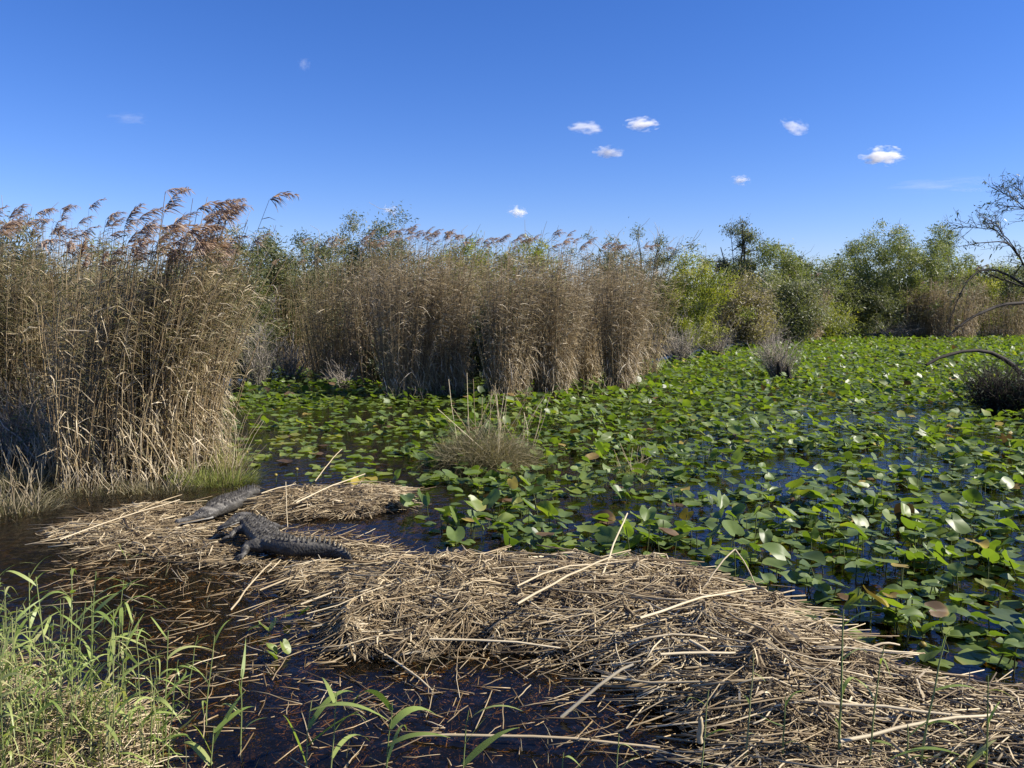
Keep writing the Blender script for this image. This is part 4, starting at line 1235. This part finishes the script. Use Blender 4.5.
def alligator(label, spine, sc, sink=0.0, legs=True, seed=0, wet_sheen=.0, head_yaw=0):
    """spine: ground points from snout to tail tip; sc: size"""
    rr = np.random.RandomState(seed)
    K = 90
    sp, Ls = catmull(spine, K)
    tail_to = Ls / sc
    s = np.linspace(0, tail_to, K)
    hw, hh, zc = [np.interp(s, PROF[:, 0], PROF[:, k]) * sc for k in (1, 2, 3)]
    ctr = sp.copy(); ctr[:, 2] = sp[:, 2] + zc - sink
    tan = unit(np.gradient(sp, axis=0)); tan[:, 2] = 0; tan = unit(tan)
    side = np.stack([tan[:, 1], -tan[:, 0], np.zeros(K)], -1)
    up = np.array([0, 0, 1.0])
    S_ = 24
    an = np.arange(S_) * 2 * math.pi / S_
    cx, cz = np.sign(np.cos(an)) * np.abs(np.cos(an)) ** .85, np.sign(np.sin(an)) * np.abs(np.sin(an)) ** .8
    cz = np.where(cz < 0, cz * .92, cz)
    tail_k = np.clip((s - 1.5) / .5, 0, 1)
    v = ctr[:, None] + side[:, None] * (hw[:, None] * cx[None])[..., None] + up * (hh[:, None] * cz[None] * (1 + .12 * tail_k[:, None] * (cz[None] > 0)))[..., None]
    g = Geo()
    idx = np.arange(K * S_).reshape(K, S_); nx = np.roll(idx, -1, 1)
    q = np.stack([idx[:-1], nx[:-1], nx[1:], idx[1:]], -1).reshape(-1, 4)
    ends = np.array([ctr[0], ctr[-1]])
    t = np.concatenate([np.stack([np.full(S_, K * S_), nx[0], idx[0]], -1), np.stack([np.full(S_, K * S_ + 1), idx[-1], nx[-1]], -1)])
    g.add(np.concatenate([v.reshape(-1, 3), ends]), q, t)

    def at(d): return min(K - 1, int(round(d / tail_to * (K - 1))))
    # brow bumps and nostril bump
    for dist, off, r in ((.29, .048, .034), (.29, -.048, .034), (.03, .022, .022), (.03, -.022, .022)):
        i = at(dist)
        p0 = ctr[i] + side[i] * off * sc + up * (hh[i] * .75)
        closed_tube(g, np.array([p0 - up * .03 * sc - tan[i] * .02, p0, p0 + up * .02 * sc]), np.array([1, 1, .6]) * r * sc, 8)
    if legs:
        for dist, sg, L1, L2, fwd in ((.72, 1, .20, .20, -.35), (.72, -1, .20, .20, .2), (1.32, 1, .24, .24, -.6), (1.32, -1, .24, .24, -.5)):
            i = at(dist)
            hip = ctr[i] + side[i] * sg * hw[i] * .55 - up * hh[i] * .30
            fl = sp[i, 2] - sink
            knee = hip + side[i] * sg * L1 * sc * .80 + tan[i] * fwd * L1 * sc + up * .005 * sc
            ank = knee + side[i] * sg * L2 * sc * .35 - tan[i] * (fwd * 1.1) * L2 * sc
            ank[2] = fl + .035 * sc
            th = .088 if dist > 1 else .066
            closed_tube(g, np.array([hip, hip * .5 + knee * .5 + up * .012, knee]), np.array([1.1, 1.0, .66]) * th * sc, 10)
            closed_tube(g, np.array([knee + (hip - knee) * .12, knee * .5 + ank * .5, ank]), np.array([.68, .6, .42]) * th * sc, 10)
            dirf = unit((ank - knee)[None] * [1, 1, 0] - tan[i][None] * .12)[0]
            for f_ in (-.55, -.2, .15, .5):
                c_, s_ = math.cos(f_), math.sin(f_)
                dd = np.array([dirf[0] * c_ - dirf[1] * s_, dirf[0] * s_ + dirf[1] * c_, 0])
                tp = ank + dd * .115 * sc; tp[2] = fl + .012
                closed_tube(g, np.array([ank - dd * .02, ank * .45 + tp * .55 + up * .006, tp]), np.array([.026, .022, .009]) * sc, 6)
    org = np.array([sp[at(1.0), 0], sp[at(1.0), 1], 0])
    body = remeshed(g, 'alligator', M['hide'], .011, None, org, 2)
    nvt = len(body.data.vertices)
    co = np.zeros(nvt * 3, np.float32); body.data.vertices.foreach_get('co', co); co = co.reshape(-1, 3) + org
    # pale dusty mottling of the dry back, with its sunlight put into the tint
    no = np.zeros(nvt * 3, np.float32); body.data.vertices.foreach_get('normal', no)
    dusty_lit_top = np.clip(no.reshape(-1, 3)[:, 2], 0, 1) ** 1.5        # upward faces paler: dust, and sunlight painted in
    val = np.clip(wet_sheen * .5 + (wet_sheen + .42) * dusty_lit_top * np.clip(.55 + .9 * noise(co[:, 0] * 1.0, co[:, 1] + co[:, 2], .22, 71), 0, 1), 0, 1)  # grey sheen of wet hide is put into the tint too
    at_ = body.data.attributes.get('tint') or body.data.attributes.new('tint', 'FLOAT', 'POINT')
    at_.data.foreach_set('value', val.astype(np.float32))
    tag(body, label, 'alligator', 'alligators on the reed mat')
    # keeled scutes: rows along the back, fins along the tail
    gs = Geo()
    row = 0.0
    dist = .5
    while dist < min(tail_to - .06, 2.6):
        i = at(dist)
        if dist < 1.45:
            m_rows = [-.78, -.50, -.2, .2, .50, .78] if dist > .62 else [-.3, .3]
            hgt, wid = .036, .032
        elif dist < 1.95:
            m_rows = [-.42, .42]; hgt, wid = .075, .022
        else:
            m_rows = [0.0]; hgt, wid = .092 * (1 - .3 * (dist - 1.95)), .016
        for f_ in m_rows:
            x_ = f_ * hw[i]
            zt_ = hh[i] * max(0, 1 - abs(f_) ** 2.4) ** .5 * (1 + .12 * tail_k[i])
            c0 = ctr[i] + side[i] * x_ + up * (zt_ - .012)
            l_ = .036 * sc
            gs.add([c0 + tan[i] * l_, c0 - tan[i] * l_, c0 + side[i] * wid * sc, c0 - side[i] * wid * sc, c0 + up * (hgt * sc + .012) + tan[i] * l_ * .55],
                   None, [(0, 4, 2), (2, 4, 1), (1, 4, 3), (3, 4, 0)], np.clip(wet_sheen * .4 + rr.uniform(-.1, .12), 0, 1))
        dist += .072 if dist < 1.45 else .066
    gs.build('back_scutes', M['hide'], body, origin=org)
    for sg in (1, -1):
        i = at(.285)
        p0 = ctr[i] + side[i] * sg * .062 * sc + up * (hh[i] * .75 + .014 * sc)
        ge = Geo(); closed_tube(ge, np.array([p0 - up * .012 * sc, p0 - up * .006 * sc, p0 + up * .006 * sc, p0 + up * .012 * sc]), np.array([.006, .015, .015, .006]) * sc, 8)
        ge.build('eye', M['eye'], body, origin=org, smooth=True)
        # pale jaw edge
        gj = Geo()
        ii = [at(x_) for x_ in np.linspace(.05, .40, 9)]
        w = np.array([ctr[j] + side[j] * sg * hw[j] * .97 - up * hh[j] * .32 for j in ii])
        tubes(gj, w[None], np.interp(np.linspace(.05, .4, 9), [.05, .3, .4], [.005, .008, .015])[None] * sc, 6, .5 + .5 * (sg > 0))
        gj.build('jaw_edge', M['belly'], body, origin=org, smooth=True)
    return body


alligator('black alligator with ridged back lying on the reed mat, its tail stretched right', GATOR_A, .93, seed=1, wet_sheen=.10)
alligator('grey alligator with its snout on the straw and its hind body sunk in the water', GATOR_B, .98, seed=2, wet_sheen=.30, legs=False)


# ------------------------------------------------------------------ near bank grass and green reed shoots
R = np.random.RandomState(91)
n_ = 2300
X = R.uniform(-5.5, -1.2, n_ * 3); Y = R.uniform(3.6, 7.2, n_ * 3)
h = bank_h(X, Y) - .38
ok = (h > -.12) & (R.uniform(0, 1, len(X)) < np.clip((h + .2) / .3, 0, 1))
X, Y, h = X[ok][:n_], Y[ok][:n_], h[ok][:n_]
n_ = len(X)
d = unit(np.stack([R.normal(.10, .38, n_), R.normal(-.05, .38, n_), R.uniform(.5, 1.1, n_)], -1))
g = Geo()
blades(g, np.stack([X, Y, h - .02], -1), d, R.uniform(.10, .55, n_), R.uniform(.005, .016, n_), R.uniform(.1, .9, n_), np.clip(R.normal(.45, .30, n_), 0, 1), K=5, wob=.03)
tag(g.build('bank_grass', M['grass']), 'pale green grass matting the near bank at the lower left', 'grass', kind='stuff')
# dry litter below the grass
g = Geo()
n_ = 2500
X = R.uniform(-5.2, -1.2, n_ * 3); Y = R.uniform(3.6, 7.0, n_ * 3)
h = bank_h(X, Y) - .38
ok = h > -.15
X, Y, h = X[ok][:n_], Y[ok][:n_], h[ok][:n_]; n_ = len(X)
az = R.uniform(0, 6.28, n_); L = R.uniform(.1, .5, n_)
d = np.stack([np.cos(az), np.sin(az), R.normal(0, .25, n_)], -1)
t = np.linspace(-.5, .5, 4)
tubes(g, np.stack([X, Y, h + R.uniform(0, .06, n_)], -1)[:, None] + d[:, None] * L[:, None, None] * t[None, :, None] + R.normal(0, .01, (n_, 4, 3)), R.uniform(.002, .005, (n_, 1)), 4, np.clip(R.normal(.55, .25, n_), 0, 1))
tag(g.build('bank_litter', M['straw']), 'dry straw bits under the near bank grass', 'litter', kind='stuff')


def shoot(label, base, H, lean, n_leaf, seed, leafL=.40, leafW=.032, tint=.40, stem_r=.006, leafz=.30, az0=None):
    global R
    R = np.random.RandomState(seed + 8000)
    base = np.asarray(base, float)
    root = thing('reed_shoot', label, 'reed shoot', base, 'green reed shoots on the near bank')
    t = np.linspace(0, 1, 7)
    lean = np.asarray(lean, float)
    p = np.stack([lean[0] * t ** 1.6, lean[1] * t ** 1.6, -.12 + (H + .12) * t], -1) + R.normal(0, .004, (7, 3)) * t[:, None]
    g = Geo(); tubes(g, p[None], stem_r * np.linspace(1.1, .5, 7)[None], 6, R.uniform(.1, .7))
    g.build('stem', M['shoot_stem'], root, smooth=True)
    for k in range(n_leaf):
        f = leafz + (1.0 - leafz) * (k + .5) / n_leaf
        b_ = np.array([np.interp(f, t, p[:, j]) for j in range(3)])
        az = (R.uniform(0, 6.28) if az0 is None else az0[k % len(az0)]) if True else 0
        if az0 is None and R.uniform() < .55: az = R.normal(-.15, .7)
        d = unit(np.array([[math.cos(az), math.sin(az) * .8, R.uniform(.5, 1.9)]]))
        g = Geo()
        blades(g, b_[None], d, [leafL * R.uniform(.65, 1.25)], [leafW * R.uniform(.75, 1.2)], R.uniform(.3, 1.0), np.clip(R.normal(tint, .16), 0, 1), K=9, wob=.015, twist=.35)
        g.build('leaf', M['shoot'], root, smooth=True)
    return root


hand = [  # base u, v at bank height, height, lean, leaves, label
    ((72, 690), 1.02, (.06, 0), 6, 'tallest shoot at the far left, arching over the blue water', {}),
    ((30, 660), .80, (.05, 0), 6, 'shoot at the left edge with long arched leaves', {}),
    ((52, 720), .95, (-.05, 0), 6, 'upright shoot left of the tallest shoot', {}),
    ((92, 735), 1.05, (.10, 0), 7, 'leafy shoot right of the tallest shoot', {}),
    ((108, 700), .72, (.08, 0), 6, 'broad leafed shoot at the bank edge over dark water', {}),
    ((125, 745), .85, (.03, 0), 5, 'shoot on the right flank of the bank with hanging leaves', {}),
    ((150, 760), .6, (.06, 0), 5, 'short shoot at the right foot of the bank', {}),
    ((20, 735), .75, (0, 0), 5, 'shoot low in the lower left corner', {}),
    ((187, 700), .55, (.10, 0), 3, 'single slim shoot standing in the water right of the bank', dict(leafL=.28, leafW=.016)),
    ((130, 560), .22, (-.12, 0), 4, 'small pale shoot lying on the left mat near the alligators', dict(leafL=.26, leafW=.02)),
    ((305, 778), .55, (.05, 0), 4, 'broad leafed shoot at the bottom with one blade bent far right', dict(leafL=.62, leafW=.068, az0=[2.2, 0.05, .9, -.2])),
    ((385, 778), .55, (.06, 0), 4, 'shoot at the bottom with two raised blades, second of the three', dict(leafL=.5, leafW=.06, az0=[1.4, -.2, .5, 2.6])),
    ((462, 780), .50, (.04, 0), 3, 'shoot at the bottom with a level blade, third of the three', dict(leafL=.55, leafW=.062, az0=[.1, .9, 0.0])),
    ((210, 765), .30, (.04, 0), 4, 'low shoot with wide blades between the bank and the bottom shoots', dict(leafL=.5, leafW=.055)),
    ((838, 775), 1.0, (-.02, 0), 4, 'tall slim shoot rising before the lower right mat', dict(leafL=.34, leafW=.026, leafz=.2, stem_r=.008)),
    ((918, 785), .92, (.12, 0), 4, 'slim dark shoot leaning right before the right hand pads', dict(leafL=.40, leafW=.026, leafz=.12, stem_r=.008)),
    ((745, 772), .72, (.03, 0), 3, 'thin shoot in front of the mound at the right', dict(leafL=.22, leafW=.014, leafz=.2)),
    ((782, 775), .42, (0, 0), 3, 'thin short shoot next to the tall slim one', dict(leafL=.25, leafW=.018)),
    ((905, 790), .35, (0, 0), 2, 'single upright blade at the lower right edge', dict(leafL=.25, leafW=.018)),
    ((615, 790), .40, (.02, 0), 2, 'thin blade standing in dark water below the mound', dict(leafL=.22, leafW=.016)),
    ((700, 785), .66, (.04, 0), 3, 'thin yellowing shoot at the bottom left of the broken stem end', dict(leafL=.25, leafW=.016, leafz=.2)),
    ((868, 782), .80, (.05, 0), 3, 'slim shoot close behind the tall slim one', dict(leafL=.28, leafW=.018, leafz=.2)),
    ((985, 790), .66, (-.03, 0), 3, 'slim shoot in the lower right corner leaning left', dict(leafL=.3, leafW=.02, leafz=.2)),
    ((560, 792), .30, (.02, 0), 3, 'small shoot in the dark water right of the level blade', dict(leafL=.3, leafW=.03)),
    ((165, 745), .85, (.06, 0), 5, 'loose shoot at the right flank of the bank, tallest there', dict(leafL=.36, leafW=.026)),
    ((205, 725), .70, (.10, 0), 4, 'slim shoot in shallow water close right of the bank', dict(leafL=.32, leafW=.02)),
    ((240, 752), .62, (.04, 0), 4, 'yellow green shoot in the dark water, farthest right of the bank', dict(leafL=.34, leafW=.024)),
    ((330, 780), .62, (.06, 0), 3, 'upright spear leafed shoot just right of the bent blade', dict(leafL=.5, leafW=.04, az0=[1.2, .6, 2.0])),
    ((960, 790), .25, (.05, 0), 3, 'low broad bladed shoot in the lower right corner', dict(leafL=.55, leafW=.06)),
]
for i, ((u, v), H, ln, nl, lb, kw) in enumerate(hand):
    b0 = P(u, v)
    b0[2] = max(bank_h(b0[0:1], b0[1:2])[0] - .38, mat_h(b0[0:1], b0[1:2])[0] - .04, -.05)
    shoot(lb, b0, H, ln, nl, i, **kw)
rr = np.random.RandomState(55)
cnt = 0
places = {0: 'on the left bank edge', 1: 'in the bank middle', 2: 'on the right bank side'}
for tries in range(400):
    if cnt >= 80: break
    u, v = rr.uniform(-40, 190), rr.uniform(630, 800)
    b0 = P(u, v)
    hb = bank_h(b0[0:1], b0[1:2])[0] - .38
    if hb < -.08: continue
    b0[2] = hb
    H = rr.uniform(.3, 1.0)
    tn = rr.uniform(.1, .8)
    ln = rr.normal(.05, .1)
    lb = f"{'yellowing' if tn > .6 else 'pale' if tn > .35 else 'green'} {'taller' if H > .55 else 'middling' if H > .42 else 'low'} shoot {'leaning right' if ln > .06 else 'leaning left' if ln < -.02 else 'standing straight'} {places[0 if u < 40 else 1 if u < 105 else 2]}, {'near the frame bottom' if v > 740 else 'by dark water'}"
    shoot(lb, b0, H, (ln, rr.normal(0, .05)), rr.randint(3, 7), 100 + tries, leafL=rr.uniform(.22, .42), leafW=rr.uniform(.014, .030), tint=tn, stem_r=.004)
    cnt += 1

# young leaves in the dark water beside the mat
for i, (u, v, lb) in enumerate([(262, 632, 'little green leaf pair in dark water left of the mat'), (293, 622, 'upright bright leaf at the mat edge left of centre'), (275, 655, 'yellowish leaf cluster floating left of the mat')]):
    root = thing('water_plant', lb, 'water plant', P(u, v), 'small water plants beside the mat')
    for k in range(3):
        t_ = HI[(i * 3 + k) % len(HI)]
        yaw0 = rr.uniform(0, 6.28); tl = rr.uniform(.3, 1.1)
        c, s = math.cos(yaw0), math.sin(yaw0)
        Rm = np.array([[c, -s, 0], [s, c, 0], [0, 0, 1]]) @ np.array([[math.cos(tl), 0, math.sin(tl)], [0, 1, 0], [-math.sin(tl), 0, math.cos(tl)]])
        g = Geo(); g.add((t_[0] * .13) @ Rm.T + [rr.normal(0, .06), rr.normal(0, .06), .07], t_[2], t_[1], rr.uniform(.5, .8))
        g.build('leaf', M['pad'], root, smooth=True)

# ------------------------------------------------------------------ clouds
m, n, out = new_mat('cloud_vapour')
tc = n.nodes.new('ShaderNodeTexCoord')
oi = n.nodes.new('ShaderNodeObjectInfo')
ln_ = n.nodes.new('ShaderNodeVectorMath'); ln_.operation = 'LENGTH'
n.links.new(tc.outputs['Object'], ln_.inputs[0])
nz = n.nodes.new('ShaderNodeTexNoise'); nz.noise_dimensions = '4D'; nz.inputs['Scale'].default_value = 1.7; nz.inputs['Detail'].default_value = 4
nz.inputs['Roughness'].default_value = .6
n.links.new(tc.outputs['Object'], nz.inputs['Vector'])
mw = n.nodes.new('ShaderNodeMath'); mw.operation = 'MULTIPLY'; mw.inputs[1].default_value = 50
n.links.new(oi.outputs['Random'], mw.inputs[0]); n.links.new(mw.outputs[0], nz.inputs['W'])
a1 = n.nodes.new('ShaderNodeMath'); a1.operation = 'SUBTRACT'; 
ct = n.nodes.new('ShaderNodeMath'); ct.operation = 'MULTIPLY_ADD'; ct.inputs[1].default_value = 2.2; ct.inputs[2].default_value = -.62
n.links.new(nz.outputs['Fac'], ct.inputs[0]); n.links.new(ct.outputs[0], a1.inputs[0])
l2 = n.nodes.new('ShaderNodeMath'); l2.operation = 'MULTIPLY'; l2.inputs[1].default_value = .62
n.links.new(ln_.outputs['Value'], l2.inputs[0]); n.links.new(l2.outputs[0], a1.inputs[1])
a2 = n.nodes.new('ShaderNodeMath'); a2.operation = 'SUBTRACT'; a2.inputs[1].default_value = .06
n.links.new(a1.outputs[0], a2.inputs[0])
a3 = n.nodes.new('ShaderNodeMath'); a3.operation = 'MULTIPLY'; a3.use_clamp = False
ac = n.nodes.new('ShaderNodeMath'); ac.operation = 'MAXIMUM'; ac.inputs[1].default_value = 0
n.links.new(a2.outputs[0], ac.inputs[0]); n.links.new(ac.outputs[0], a3.inputs[0])
va = n.nodes.new('ShaderNodeVectorMath')
sp_ = n.nodes.new('ShaderNodeSeparateColor'); n.links.new(oi.outputs['Color'], sp_.inputs[0])
n.links.new(sp_.outputs[0], a3.inputs[1])
pv = n.nodes.new('ShaderNodeVolumePrincipled'); pv.inputs['Color'].default_value = (1, 1, 1, 1)
pv.inputs['Anisotropy'].default_value = 0
n.links.new(a3.outputs[0], pv.inputs['Density'])
n.links.new(pv.outputs[0], out.inputs['Volume'])
M['cloud'] = m
bm_v = []
clouds = [  # u, v, half width px, half height px, density, label
    (883, 156, 27, 10, .22, 'brightest white cloud, at the right above the big green tree'),
    (642, 124, 22, 8, .17, 'flat white cloud, the upper right of the group of three'),
    (586, 128, 22, 7, .07, 'thin faint cloud, the upper left of the group of three'),
    (609, 152, 19, 7, .12, 'small cloud, the lowest of the group of three'),
    (794, 126, 18, 8, .08, 'slanting wisp of cloud left of the brightest cloud'),
    (741, 180, 13, 6, .13, 'small white cloud above the tall dark tree'),
    (517, 212, 13, 7, .19, 'small white cloud low over the central reeds'),
    (390, 210, 11, 6, .10, 'faint small cloud over the plumes left of centre'),
    (304, 64, 9, 7, .022, 'lone faint cloud puff high at the upper left'),
    (130, 119, 24, 7, .008, 'barely visible wisp over the left reeds'),
    (940, 186, 80, 5, .005, 'long thin streak of cloud under the brightest cloud'),
]
for i, (u, v, a, b_, dn, lb) in enumerate(clouds):
    dist = 5200.0
    p = Q(u, v, dist)
    sx, sz = a * dist / F * .88, b_ * dist / F * 1.0
    g = Geo()
    th = np.linspace(0.02, math.pi - .02, 9)
    tubes(g, np.stack([0 * th, 0 * th, -np.cos(th)], -1)[None], np.sin(th)[None] * 1.02, 16, .5)
    # close the poles
    o = g.build('cloud', M['cloud'])
    import bmesh
    bm = bmesh.new(); bm.from_mesh(o.data); bmesh.ops.holes_fill(bm, edges=[e for e in bm.edges if e.is_boundary], sides=0)
    bmesh.ops.recalc_face_normals(bm, faces=bm.faces[:]); bm.to_mesh(o.data); bm.free()
    o.location = p
    o.scale = (sx, sx * .8, sz)
    o.rotation_euler = (0, math.radians({4: 18, 6: 12, 0: 3}.get(i, 0)), 0)
    o.color = (dn * .48, 0, 0, 1)
    tag(o, lb, 'cloud', 'small white clouds')
